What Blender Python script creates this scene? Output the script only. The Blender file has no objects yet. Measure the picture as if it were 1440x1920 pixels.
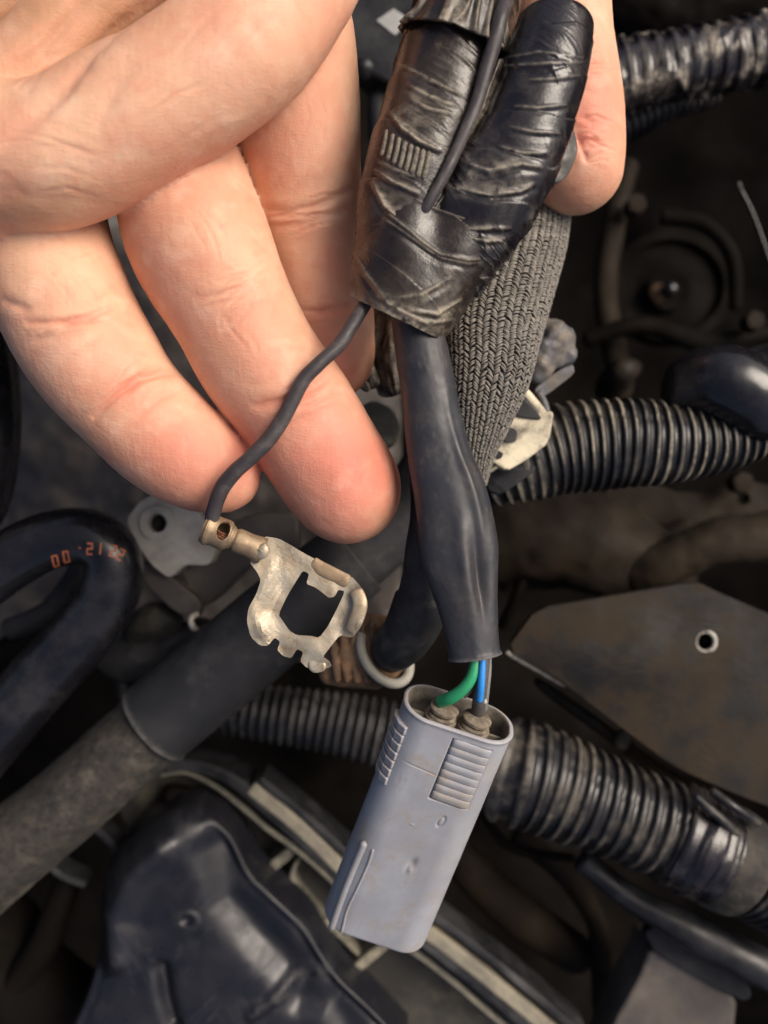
import bpy, math, random
import numpy as np
from mathutils import Vector
import openvdb

random.seed(7)
rng = np.random.default_rng(7)
scene = bpy.context.scene
scene.unit_settings.scale_length = 0.01          # one unit is a centimetre
C = scene.collection

# ---------------------------------------------------------------- camera
D = 16.0                                         # camera height over the plane of the connector (cm)
FPX = 1600.0
cam_d = bpy.data.cameras.new("camera")
cam = bpy.data.objects.new("camera", cam_d); C.objects.link(cam)
cam.location = (0, 0, D)
cam_d.sensor_fit = 'VERTICAL'; cam_d.sensor_height = 36.0; cam_d.lens = 36.0 * FPX / 1920.0
cam_d.clip_start = 0.5; cam_d.clip_end = 400
cam_d.dof.use_dof = True; cam_d.dof.focus_distance = 14.9
cam_d.dof.aperture_fstop = (cam_d.lens * 0.001) / 0.29
scene.camera = cam

# ---------------------------------------------------------------- sky and sun
SUN_EL, SUN_AZ = math.radians(46), math.radians(24)      # azimuth counter-clockwise from +X
world = bpy.data.worlds.new("World"); scene.world = world; world.use_nodes = True
wn = world.node_tree
bg = wn.nodes["Background"]
sky = wn.nodes.new("ShaderNodeTexSky"); sky.sky_type = 'NISHITA'; sky.sun_disc = False
sky.sun_elevation = SUN_EL
sky.sun_rotation = math.pi / 2 - SUN_AZ
sky.dust_density = 6.0; sky.air_density = 0.6; sky.ozone_density = 0.3
wn.links.new(sky.outputs[0], bg.inputs[0]); bg.inputs[1].default_value = 0.098
sun_d = bpy.data.lights.new("sun", 'SUN'); sun_d.energy = 1.85; sun_d.angle = math.radians(34)
sun_d.color = (1.0, 0.91, 0.79)
sun = bpy.data.objects.new("sun", sun_d); C.objects.link(sun)
sd = Vector((math.cos(SUN_EL) * math.cos(SUN_AZ), math.cos(SUN_EL) * math.sin(SUN_AZ), math.sin(SUN_EL)))
sun.rotation_euler = sd.to_track_quat('Z', 'Y').to_euler()
sun.location = sd * 60
vs = scene.view_settings
vs.view_transform = 'Standard'; vs.look = 'None'; vs.gamma = 1.0; vs.use_curve_mapping = False
vs.exposure = 0.5

# ---------------------------------------------------------------- helpers
def P(x, y, z):
    k = (D - z) / FPX
    return np.array([(x - 720) * k, (960 - y) * k, z], float)

def PX(p):
    k = FPX / (D - p[..., 2])
    return np.stack([p[..., 0] * k + 720, 960 - p[..., 1] * k], -1)

def cm(px, z): return px * (D - z) / FPX

def _h(ix, iy, iz, seed):
    n = (ix * 374761393 + iy * 668265263 + iz * 2147483647 + seed * 974711) & 0xffffffff
    n = ((n ^ (n >> 13)) * 1274126177) & 0xffffffff
    n = ((n ^ (n >> 15)) * 2246822519) & 0xffffffff
    return ((n ^ (n >> 16)) & 0xffff) / 65535.0

def noise(p, seed=0):
    p = np.asarray(p, float)
    i = np.floor(p).astype(np.int64); f = p - i; f = f * f * (3 - 2 * f)
    r = 0
    for a in (0, 1):
        for b in (0, 1):
            for c in (0, 1):
                w = (f[..., 0] if a else 1 - f[..., 0]) * (f[..., 1] if b else 1 - f[..., 1]) * (f[..., 2] if c else 1 - f[..., 2])
                r = r + w * _h(i[..., 0] + a, i[..., 1] + b, i[..., 2] + c, seed)
    return r * 2 - 1

def fbm(p, seed=0, o=3):
    r = 0; a = 1; t = 0
    p = np.asarray(p, float)
    for k in range(o):
        r = r + a * noise(p * 2 ** k + 13.7 * k, seed + k); t += a; a *= .5
    return r / t

def n3(a, b, c=0.0, seed=0, o=2):
    a, b, c = np.broadcast_arrays(a, b, c)
    return fbm(np.stack([a, b, c], -1), seed, o)

def sst(a, b, x):
    t = np.clip((x - a) / (b - a), 0, 1); return t * t * (3 - 2 * t)

def mk(name, V, F, mat, parent=None, smooth=True, attrs=None, uv=None, kind=None):
    me = bpy.data.meshes.new(name)
    V = np.asarray(V, float)
    if isinstance(F, np.ndarray):
        me.vertices.add(len(V)); me.vertices.foreach_set("co", V.astype(np.float32).ravel())
        nf, k = F.shape
        me.loops.add(nf * k); me.loops.foreach_set("vertex_index", F.astype(np.int32).ravel())
        me.polygons.add(nf)
        me.polygons.foreach_set("loop_start", (np.arange(nf) * k).astype(np.int32))
        me.update(calc_edges=True); me.validate()
    else:
        me.from_pydata([tuple(v) for v in V], [], [list(map(int, f)) for f in F])
        me.update()
    me.polygons.foreach_set("use_smooth", np.full(len(me.polygons), bool(smooth)))
    for k, a in (attrs or {}).items():
        at = me.attributes.new(k, 'FLOAT', 'POINT'); at.data.foreach_set("value", np.asarray(a, np.float32).ravel())
    if mat: me.materials.append(mat)
    o = bpy.data.objects.new(name, me); C.objects.link(o)
    if parent is not None: o.parent = parent
    if kind: o["kind"] = kind
    me.update()
    return o

def recentre(o, loc):
    """move a thing's origin to loc, shape unmoved"""
    o.data.transform(__import__('mathutils').Matrix.Translation(-Vector(loc))); o.location = Vector(loc)

def tag(o, label, cat, group=None):
    o["label"] = label; o["category"] = cat
    if group: o["group"] = group
    return o

def thing(name, label, cat, group=None):
    return tag_new(name, label, cat, group)

def tag_new(name, label, cat, group=None):
    o = bpy.data.objects.new(name, None); C.objects.link(o); o.empty_display_size = .5
    return tag(o, label, cat, group)

def spline(pts, n):
    pts = np.asarray(pts, float)
    if len(pts) == 2:
        t = np.linspace(0, 1, n)[:, None]; return pts[0] * (1 - t) + pts[1] * t
    d = np.linalg.norm(np.diff(pts[:, :3] * [.01, .01, 1], axis=0), axis=1) ** .5
    T = np.concatenate([[0], np.cumsum(d)])
    m = np.zeros_like(pts)
    for i in range(len(pts)):
        if i == 0: m[i] = (pts[1] - pts[0]) / (T[1] - T[0])
        elif i == len(pts) - 1: m[i] = (pts[-1] - pts[-2]) / (T[-1] - T[-2])
        else: m[i] = (pts[i + 1] - pts[i - 1]) / (T[i + 1] - T[i - 1])
    tt = np.linspace(0, T[-1], n); out = []
    idx = np.clip(np.searchsorted(T, tt, side='right') - 1, 0, len(pts) - 2)
    h = T[idx + 1] - T[idx]; u = ((tt - T[idx]) / h)[:, None]; h = h[:, None]
    a, b, ma, mb = pts[idx], pts[idx + 1], m[idx], m[idx + 1]
    return (2 * u**3 - 3 * u**2 + 1) * a + (u**3 - 2 * u**2 + u) * h * ma + (-2 * u**3 + 3 * u**2) * b + (u**3 - u**2) * h * mb

class Sweep:
    """tube through (px, py, z, r_px[, flat]) points"""
    def __init__(s, path, n=120, world=False):
        path = [tuple(p) + (1.0,) if len(p) == 4 else tuple(p) for p in path]
        q = spline(path, n * 4)
        if world: c = q[:, :3].copy(); r = q[:, 3]
        else:
            k = (D - q[:, 2]) / FPX
            c = np.stack([(q[:, 0] - 720) * k, (960 - q[:, 1]) * k, q[:, 2]], 1); r = q[:, 3] * k
        L = np.concatenate([[0], np.cumsum(np.linalg.norm(np.diff(c, axis=0), axis=1))])
        ss = np.linspace(0, L[-1], n)
        f = lambda a: np.interp(ss, L, a)
        s.c = np.stack([f(c[:, i]) for i in range(3)], 1); s.r = f(r); s.fl = f(q[:, 4]); s.s = ss; s.L = L[-1]
        T = np.gradient(s.c, axis=0); T /= np.linalg.norm(T, axis=1)[:, None]
        # parallel transport of a side vector
        up = np.array([0, 0, 1.0]); side = np.cross(T[0], up)
        if np.linalg.norm(side) < .2: side = np.array([1.0, 0, 0])
        S = []
        for t in T:
            g = np.cross(t, up)
            if np.linalg.norm(g) > .25: side = g if np.dot(g, side) > 0 else -g
            side = side - t * np.dot(side, t); side /= np.linalg.norm(side); S.append(side)
        s.T = T; s.S = np.array(S); s.U = np.cross(s.S, T)
        if s.U[:, 2].mean() < 0: s.U = -s.U
    def at(s, sv, th, off=0.0):
        """surface points for arc lengths sv and angles th"""
        g = lambda a: np.stack([np.interp(sv, s.s, a[:, i]) for i in range(3)], -1)
        c, S, U = g(s.c), g(s.S), g(s.U); r = np.interp(sv, s.s, s.r); fl = np.interp(sv, s.s, s.fl)
        return c + S * ((r + off) * np.cos(th))[..., None] + U * ((r * fl + off) * np.sin(th))[..., None]

def tube(name, mat, parent, path, n=120, m=32, dr=None, cap=(True, True), rnd=(0, 0), world=False, solid=0, kind=None, S=None):
    S = S or Sweep(path, n, world); n = len(S.s)
    th = np.linspace(0, 2 * np.pi, m, endpoint=False)
    s2, t2 = np.meshgrid(S.s, th, indexing='ij')
    off = 0; dust = np.zeros_like(s2)
    if dr is not None:
        o = dr(s2, t2, S); off, dust = o if isinstance(o, tuple) else (o, dust)
        dust = np.broadcast_to(dust, s2.shape)
    k = np.ones(n)
    if rnd[0]: k = k * np.sqrt(np.clip(1 - (1 - np.clip(S.s / rnd[0], 0, 1)) ** 2, 0.0004, 1))
    if rnd[1]: k = k * np.sqrt(np.clip(1 - (1 - np.clip((S.L - S.s) / rnd[1], 0, 1)) ** 2, 0.0004, 1))
    rr = (S.r[:, None] + off) * k[:, None]
    ru = (S.r[:, None] * S.fl[:, None] + off) * k[:, None]
    V = S.c[:, None, :] + S.S[:, None, :] * (rr * np.cos(t2))[..., None] + S.U[:, None, :] * (ru * np.sin(t2))[..., None]
    V = V.reshape(-1, 3); a = np.arange(n * m).reshape(n, m)
    F = np.stack([a[:-1], np.roll(a[:-1], -1, 1), np.roll(a[1:], -1, 1), a[1:]], -1).reshape(-1, 4)
    F = [tuple(f) for f in F] if (cap[0] or cap[1]) else F
    if cap[0]: F.append(tuple(a[0][::-1]))
    if cap[1]: F.append(tuple(a[-1]))
    du = dust.reshape(-1)
    o = mk(name, V, F, mat, parent, attrs={"dust": du, "arc": s2.reshape(-1), "ang": t2.reshape(-1)}, kind=kind)
    import bmesh
    bm = bmesh.new(); bm.from_mesh(o.data); bmesh.ops.recalc_face_normals(bm, faces=bm.faces); bm.to_mesh(o.data); bm.free()
    if solid:
        md = o.modifiers.new("wall", 'SOLIDIFY'); md.thickness = solid; md.offset = -1
    return o

# signed distance modelling --------------------------------------------------
class SDF:
    def __init__(s, lo, hi, h):
        s.lo = np.array(lo, float); s.h = h
        s.n = np.ceil((np.array(hi) - s.lo) / h).astype(int) + 1
        s.d = np.full(s.n, 9.0, np.float32)
    def win(s, lo, hi):
        a = np.clip(np.floor((np.array(lo) - s.lo) / s.h).astype(int), 0, s.n); b = np.clip(np.ceil((np.array(hi) - s.lo) / s.h).astype(int) + 1, 0, s.n)
        sl = tuple(slice(i, j) for i, j in zip(a, b))
        ax = [(np.arange(i, j, dtype=np.float32) * s.h + o) for i, j, o in zip(a, b, s.lo)]
        return sl, ax
    def cone(s, a, b, ra, rb, k=.1, target=None):
        a, b = np.array(a, float), np.array(b, float); R = max(ra, rb) + .6
        sl, (x, y, z) = s.win(np.minimum(a, b) - R, np.maximum(a, b) + R)
        x = x[:, None, None] - a[0]; y = y[None, :, None] - a[1]; z = z[None, None, :] - a[2]
        d = (b - a); L2 = d @ d + 1e-9
        t = np.clip((x * d[0] + y * d[1] + z * d[2]) / L2, 0, 1)
        dd = np.sqrt((x - t * d[0]) ** 2 + (y - t * d[1]) ** 2 + (z - t * d[2]) ** 2) - (ra + (rb - ra) * t)
        D0 = s.d if target is None else target
        c = D0[sl]
        hh = np.maximum(k - np.abs(c - dd), 0) / k
        D0[sl] = np.minimum(c, dd) - hh * hh * k / 4
    def chain(s, pts, k=.1, sub=6, target=None, world=False):
        q = spline([tuple(p) for p in pts], (len(pts) - 1) * sub + 1)
        W = [(P(*p[:3]), cm(p[3], p[2])) if not world else (p[:3], p[3]) for p in q]
        for (a, ra), (b, rb) in zip(W[:-1], W[1:]): s.cone(a, b, ra, rb, k, target)
    def carve(s, a, b, ra, rb, k=.1):
        t = np.full_like(s.d, 9.0); s.cone(a, b, ra, rb, 1e-6, t)
        n = -t; hh = np.maximum(k - np.abs(s.d - n), 0) / k
        s.d = np.where(t < 2, np.maximum(s.d, n) + hh * hh * k / 4, s.d)
    def mesh(s):
        g = openvdb.FloatGrid(3 * s.h); g.gridClass = openvdb.GridClass.LEVEL_SET
        g.copyFromArray(np.clip(s.d, -3 * s.h, 3 * s.h).astype(np.float32))
        p, q = g.convertToQuads(0.0)
        return p * s.h + s.lo, q[:, ::-1].astype(np.int64)

def vnormals(V, F):
    n = np.cross(V[F[:, 2]] - V[F[:, 0]], V[F[:, 3]] - V[F[:, 1]])
    N = np.zeros_like(V)
    for i in range(4): np.add.at(N, F[:, i], n)
    return N / (np.linalg.norm(N, axis=1)[:, None] + 1e-12)

def relax(V, F, it=2, f=.5):
    for _ in range(it):
        A = np.zeros_like(V); W = np.zeros(len(V))
        for i in range(4):
            np.add.at(A, F[:, i], V[F[:, (i + 1) % 4]]); np.add.at(W, F[:, i], 1)
            np.add.at(A, F[:, i], V[F[:, (i + 3) % 4]]); np.add.at(W, F[:, i], 1)
        V = V * (1 - f) + f * A / np.maximum(W, 1)[:, None]
    return V

def polydist(q, pts):
    pts = np.asarray(pts, float); best = np.full(q.shape[:-1], 1e9); tt = np.zeros(q.shape[:-1])
    L = np.concatenate([[0], np.cumsum(np.linalg.norm(np.diff(pts, axis=0), axis=1))])
    for i in range(len(pts) - 1):
        a, b = pts[i], pts[i + 1]; d = b - a
        t = np.clip(((q - a) @ d) / (d @ d), 0, 1); e = np.linalg.norm(q - a - t[..., None] * d, axis=-1)
        m = e < best; best = np.where(m, e, best); tt = np.where(m, (L[i] + t * (L[i + 1] - L[i])) / L[-1], tt)
    return best, tt

# materials -------------------------------------------------------------------
def M(name, col, col2=None, ns=1.2, rough=.5, rvar=.12, bump=.15, bs=12, dust=None, damt=0.0, dscale=1.0, dattr=1.0,
      spec=.5, metal=0.0, bdist=.02, stretch=None, fine=1.0, dthr=.55):
    m = bpy.data.materials.new(name); m.use_nodes = True; nt = m.node_tree; N = nt.nodes; Lk = nt.links
    b = N["Principled BSDF"]
    tc = N.new("ShaderNodeTexCoord"); src = tc.outputs["Object"]
    if stretch:
        mp = N.new("ShaderNodeMapping"); mp.inputs["Scale"].default_value = stretch; Lk.new(src, mp.inputs[0]); src = mp.outputs[0]
    def nz(scale, det=4, rg=.6):
        t = N.new("ShaderNodeTexNoise"); t.inputs["Scale"].default_value = scale; t.inputs["Detail"].default_value = det
        t.inputs["Roughness"].default_value = rg; Lk.new(src, t.inputs["Vector"]); return t.outputs["Fac"]
    def mrange(v, a, b_, c=0, d=1):
        t = N.new("ShaderNodeMapRange"); t.interpolation_type = 'SMOOTHSTEP'
        for i, x in enumerate((a, b_, c, d)): t.inputs[i + 1].default_value = x
        Lk.new(v, t.inputs[0]); return t.outputs[0]
    def mix(f, a, b_):
        t = N.new("ShaderNodeMix"); t.data_type = 'RGBA'
        if isinstance(f, float): t.inputs[0].default_value = f
        else: Lk.new(f, t.inputs[0])
        for i, x in ((6, a), (7, b_)):
            if isinstance(x, tuple): t.inputs[i].default_value = x + (1,) if len(x) == 3 else x
            else: Lk.new(x, t.inputs[i])
        return t.outputs[2]
    def math_(op, a, b_):
        t = N.new("ShaderNodeMath"); t.operation = op; t.use_clamp = False
        for i, x in enumerate((a, b_)):
            if isinstance(x, (int, float)): t.inputs[i].default_value = x
            else: Lk.new(x, t.inputs[i])
        return t.outputs[0]
    base = mix(mrange(nz(ns), .35, .65), col, col2 or tuple(c * .6 for c in col))
    r = mrange(nz(ns * 2.3), .3, .7, max(rough - rvar, .05), rough + rvar)
    if dust:
        at = N.new("ShaderNodeAttribute"); at.attribute_name = "dust"
        grain = mrange(nz(dscale * 5, 5, .7), .3, .62)
        f1 = math_('MULTIPLY', math_('MULTIPLY', at.outputs["Fac"], dattr), grain)
        f2 = math_('MULTIPLY', mrange(nz(dscale, 8, .68), dthr - .06, dthr + .17), damt)
        f = math_('MINIMUM', math_('ADD', f1, f2), 1.0)
        base = mix(f, base, dust)
        r = math_('ADD', math_('MULTIPLY', r, math_('SUBTRACT', 1.0, f)), math_('MULTIPLY', f, .85))
    Lk.new(base, b.inputs["Base Color"]); Lk.new(r, b.inputs["Roughness"])
    b.inputs["Metallic"].default_value = metal; b.inputs["Specular IOR Level"].default_value = spec
    if bump:
        bp = N.new("ShaderNodeBump"); bp.inputs["Strength"].default_value = bump; bp.inputs["Distance"].default_value = bdist
        h = math_('ADD', nz(bs, 5, .6), math_('MULTIPLY', nz(bs * 5, 2), .3 * fine))
        Lk.new(h, bp.inputs["Height"]); Lk.new(bp.outputs[0], b.inputs["Normal"])
    m["_b"] = b.name
    return m

DUST = (.36, .31, .23)
TAPE = M("vinyl_tape", (0.01455, 0.01091, 0.0103), (0.02546, 0.01818, 0.01515), rough=0.28, bump=0.35, bs=7, dust=(.36, .31, .23), damt=0.08, dscale=1.3, bdist=.03)
TAPE_B = M("vinyl_tape_glossy", (0.00896, 0.00768, 0.01088), (0.01408, 0.01152, 0.01408), rough=.24, rvar=.08, bump=0.3, bs=5, dust=(.32, .28, .22), damt=0.1, dscale=1.6, bdist=.03)
SHRINK = M("heat_shrink", (.024, .026, .033), (.034, .032, .034), rough=.47, rvar=.07, bump=.12, bs=14, dust=(.17, .16, .15), damt=.14, dscale=2.5, dthr=.55, spec=.45)
WIREM = M("wire_jacket", (.036, .031, .034), (.050, .044, .046), rough=.48, bump=.2, bs=20, dust=(.14, .12, .11), damt=.5, dscale=3, spec=.4)
GREEN = M("green_insulation", (.03, .34, .14), (.02, .26, .11), rough=.45, bump=.05)
BLUE = M("blue_stripe", (.02, .22, .62), (.03, .26, .70), rough=.45, bump=.05)
WHITE = M("white_scrape", (.6, .58, .55), rough=.6)
GREY = M("grey_nylon", (.35, .36, .395), (.30, .305, .33), ns=1.1, rough=.46, rvar=.08, bump=.18, bs=26, dust=(.33, .27, .20), damt=.6, dscale=1.7, dthr=.55, bdist=.015)
SEAL = M("dusty_rubber_seal", (0.099, 0.0765, 0.0558), (0.153, 0.1215, 0.09), ns=4, rough=.75, bump=.6, bs=14, dust=DUST, damt=.3, dscale=3)
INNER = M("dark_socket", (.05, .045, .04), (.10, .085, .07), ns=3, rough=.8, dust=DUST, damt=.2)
BRASS = M("tarnished_brass", (0.4928, 0.414, 0.3), (0.336, 0.253, 0.156), ns=2.6, rough=.42, metal=0.6, bump=0.5, bs=9, dust=(.42, .39, .33), damt=.75, dscale=1.8, dthr=.5)
BRASS_D = M("tarnished_barrel", (.36, .26, .16), (.26, .18, .11), ns=3, rough=.5, metal=.7, bump=.4, bs=10, dust=(.36, .29, .2), damt=.45, dscale=2)
COPPER = M("bare_copper", (0.294, 0.119, 0.063), (0.21, 0.084, 0.049), ns=5, rough=.45, metal=.6, bump=.4, bs=14)
BRAID = M("woven_yarn", (.15, .136, .118), (.085, .077, .068), ns=1.4, rough=.85, bump=.5, bs=22, dust=(.31,.285,.245), damt=.5, dscale=1.4)
BRAID_IN = M("braid_core", (.03, .027, .024), rough=.9)
CONDUIT = M("conduit_plastic", (0.01008, 0.01008, 0.01232), (0.01568, 0.01456, 0.01568), rough=.38, bump=.2, dust=(.27, .235, .18), damt=0.3, dscale=1.0, dthr=.52, spec=0.4)
CONDUIT2 = M("conduit_plastic_dark", (0.0098, 0.0098, 0.0112), (0.0175, 0.0168, 0.0182), rough=.42, bump=.2, dust=(.13, .12, .105), damt=.45, dscale=.8, spec=0.35)
HOSE = M("rubber_hose", (0.01904, 0.01904, 0.02176), (0.0272, 0.02652, 0.02788), ns=.8, rough=0.58, bump=.25, bs=10, dust=(.15, .14, .125), damt=.3, dscale=.7, spec=0.28)
HOSE_D = M("dusty_rubber_hose", (0.02304, 0.0215, 0.0192), (0.01344, 0.01306, 0.01306), ns=.9, rough=.7, bump=0.15, bs=6, dust=(.10, .086, .068), damt=.8, dscale=.9, dthr=.5, spec=0.3)
HOSE_G = M("glossy_rubber_hose", (0.0075, 0.0075, 0.00975), (0.012, 0.01125, 0.0135), rough=.25, rvar=.06, bump=.1, dust=(.10, .09, .085), damt=.2, dscale=.6)
PLASTIC = M("black_plastic_cover", (0.005505, 0.005929, 0.00805), (0.008897, 0.008897, 0.01101), ns=.7, rough=0.4, bump=0.6, bs=3, dust=(.06, .06, .062), damt=0.45, dscale=.45, dthr=.5, spec=0.3)
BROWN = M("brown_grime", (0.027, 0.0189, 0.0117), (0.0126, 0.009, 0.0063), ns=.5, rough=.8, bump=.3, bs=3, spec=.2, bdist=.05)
RIBG = M("dusty_rib", (0.08, 0.08, 0.0656), (0.044, 0.0432, 0.0384), ns=.9, rough=.8, bump=.4, bs=6, dust=(.24, .22, .165), damt=.5, dscale=1.0)
COVERM = M("moulded_black_plastic", (.010, .011, .016), (.015, .015, .019), ns=.8, rough=.34, rvar=.08, bump=.08, bs=9, dust=(.045, .044, .045), damt=.35, dscale=1.1, dthr=.56, spec=.42)
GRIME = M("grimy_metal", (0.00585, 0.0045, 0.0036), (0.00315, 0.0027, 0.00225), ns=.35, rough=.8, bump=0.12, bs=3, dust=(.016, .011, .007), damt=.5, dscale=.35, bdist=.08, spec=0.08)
FIREWALL = M("mottled_firewall", (0.05175, 0.0437, 0.0414), (0.08625, 0.07245, 0.06095), ns=.6, rough=.6, bump=0.25, bs=3, dust=(.20,.175,.14), damt=.5, dscale=.45, bdist=.06)
ALU = M("cast_aluminium", (0.5049, 0.4752, 0.4158), (0.3267, 0.297, 0.2525), ns=1.2, rough=.5, metal=0.15, bump=.5, bs=6, dust=(.26, .23, .18), damt=.5, dscale=.9)
PLATE = M("painted_bracket", (0.00627, 0.00594, 0.0066), (0.0099, 0.00825, 0.00693), ns=.5, rough=.55, bump=.4, bs=6, dust=(.040, .026, .013), damt=0.65, dscale=0.8, dthr=0.46, spec=0.22)
BEIGE = M("beige_dust_strip", (0.27, 0.243, 0.18), (0.18, 0.162, 0.126), ns=1.5, rough=.85, bump=.5, bs=8)
CREAM = M("cream_clip", (0.7, 0.625, 0.45), (0.525, 0.4625, 0.3375), ns=1.4, rough=.6, bump=.3, dust=(.16, .14, .11), damt=1.0, dscale=2.2, dthr=.5)
RUSTY = M("rusty_brown_plug", (.26, .15, .075), (.13, .07, .035), ns=2.4, rough=.65, bump=.5, bs=7, dust=(.05, .035, .022), damt=.8, dscale=1.6, dthr=.5)
RINGM = M("pale_ring", (.34, .32, .28), (.26, .25, .21), rough=.55, bump=.2)
BOLTM = M("corroded_fitting", (.13, .13, .14), (.06, .055, .05), ns=3, rough=.6, metal=.3, bump=.8, bs=5, dust=(.28, .24, .19), damt=.7, dscale=1.5, dthr=.48)
PRINT = M("orange_print", (.42, .12, .05), rough=.6, bump=0)
TRAY = M("dusty_tray", (0.036, 0.0336, 0.0264), (0.0204, 0.0186, 0.0168), ns=.6, rough=.75, bump=.5, bs=5, dust=(.13, .115, .08), damt=.5, dscale=.7)
LABELM = M("faded_label", (.36, .37, .36), (.28, .28, .27), rough=.6)
# ================================================================ the hand
def skin_material():
    m = bpy.data.materials.new("skin"); m.use_nodes = True; nt = m.node_tree; N = nt.nodes; Lk = nt.links
    b = N["Principled BSDF"]; tc = N.new("ShaderNodeTexCoord")
    def nz(scale, det=3, sc=None):
        t = N.new("ShaderNodeTexNoise"); t.inputs["Scale"].default_value = scale; t.inputs["Detail"].default_value = det
        if sc:
            mp = N.new("ShaderNodeMapping"); mp.inputs["Scale"].default_value = sc; mp.inputs["Rotation"].default_value = (0, 0, math.radians(28))
            Lk.new(tc.outputs["Object"], mp.inputs[0]); Lk.new(mp.outputs[0], t.inputs["Vector"])
        else: Lk.new(tc.outputs["Object"], t.inputs["Vector"])
        return t.outputs["Fac"]
    def mr(v, a, b_, c=0, d=1):
        t = N.new("ShaderNodeMapRange"); t.interpolation_type = 'SMOOTHSTEP'
        for i, x in enumerate((a, b_, c, d)): t.inputs[i + 1].default_value = x
        Lk.new(v, t.inputs[0]); return t.outputs[0]
    def mix(f, a, b_):
        t = N.new("ShaderNodeMix"); t.data_type = 'RGBA'; Lk.new(f, t.inputs[0])
        for i, x in ((6, a), (7, b_)):
            if isinstance(x, tuple): t.inputs[i].default_value = x + (1,)
            else: Lk.new(x, t.inputs[i])
        return t.outputs[2]
    def ma(op, a, b_):
        t = N.new("ShaderNodeMath"); t.operation = op
        for i, x in enumerate((a, b_)):
            if isinstance(x, (int, float)): t.inputs[i].default_value = x
            else: Lk.new(x, t.inputs[i])
        return t.outputs[0]
    base = mix(mr(nz(.55), .38, .64), (.71, .425, .28), (.665, .345, .222))
    base = mix(mr(nz(1.7, 2), .52, .75, 0, .45), base, (.84, .57, .41))
    a = N.new("ShaderNodeAttribute"); a.attribute_name = "red"
    base = mix(a.outputs["Fac"], base, (.62, .19, .135))
    a2 = N.new("ShaderNodeAttribute"); a2.attribute_name = "tan"
    base = mix(a2.outputs["Fac"], base, (.50, .27, .15))
    base = mix(mr(nz(4.5, 4), .5, .72, 0, .30), base, (.66, .27, .17))
    base = mix(mr(nz(2.3, 3), .5, .8, 0, .18), base, (.86, .64, .47))
    sp = mr(nz(16, 2), .70, .76, 0, .35)
    base = mix(sp, base, (.55, .28, .17))
    Lk.new(base, b.inputs["Base Color"])
    b.inputs["Roughness"].default_value = .56; b.inputs["Specular IOR Level"].default_value = .32
    b.inputs["Subsurface Weight"].default_value = .35; b.inputs["Subsurface Radius"].default_value = (1, .35, .18)
    b.inputs["Subsurface Scale"].default_value = .22
    # print ridges from an attribute that runs across the finger pads, plus fine skin lines
    ar = N.new("ShaderNodeAttribute"); ar.attribute_name = "ridge"
    aw = N.new("ShaderNodeAttribute"); aw.attribute_name = "pad"
    rd = ma('SINE', ma('ADD', ma('MULTIPLY', ar.outputs["Fac"], 125.0), ma('MULTIPLY', nz(2.2, 2), 9.0)), 0.0)
    h = ma('ADD', ma('MULTIPLY', ma('MULTIPLY', rd, aw.outputs["Fac"]), .06), ma('MULTIPLY', nz(22, 4), .5))
    h = ma('ADD', h, ma('ADD', ma('MULTIPLY', nz(13, 4, (1.0, .16, .6)), .8), ma('MULTIPLY', mr(nz(30, 2, (.25, 1.0, .6)), .45, .6), .22)))
    bp = N.new("ShaderNodeBump"); bp.inputs["Strength"].default_value = .42; bp.inputs["Distance"].default_value = .022
    Lk.new(h, bp.inputs["Height"]); Lk.new(bp.outputs[0], b.inputs["Normal"])
    return m
SKIN = skin_material()

HP = {
 'pinky': [(60, 330, .6, 122), (78, 455, .85, 122), (133, 594, 1.0, 120), (178, 671, 1.0, 115), (240, 752, .9, 103), (310, 822, .8, 100), (372, 868, .7, 88), (420, 892, .6, 68)],
 'ring': [(310, 250, .55, 112), (333, 330, .75, 120), (376, 458, .9, 129), (428, 566, .9, 114), (487, 677, .8, 110), (542, 750, .7, 106), (585, 818, .6, 107), (635, 895, .5, 103), (651, 920, .5, 100)],
 'middle': [(540, 60, .9, 122), (552, 200, .5, 119), (572, 330, .1, 101), (592, 450, -.3, 92), (608, 560, -.5, 87), (622, 668, -.6, 80)],
 'index': [(1080, 312, -.6, 88), (1071, 200, -.55, 93), (1053, 90, -.5, 94), (1030, -40, -.3, 98), (950, -230, .2, 115), (760, -400, .9, 130)],
 'palm': [(-130, 320, 2.0, 165), (-15, 298, 2.2, 136), (120, 288, 2.3, 128), (300, 190, 2.35, 128), (465, 82, 2.35, 122), (604, -62, 2.2, 86)],
 'heel': [(-130, 230, 1.75, 84), (-20, 190, 1.8, 80), (80, 105, 1.85, 76), (165, 5, 1.85, 78), (300, -130, 1.75, 110)],
 'heel2': [(-150, 60, 1.0, 120), (-20, 10, 1.1, 110), (60, -70, 1.0, 130), (300, -300, 1.2, 210)],
}
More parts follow.
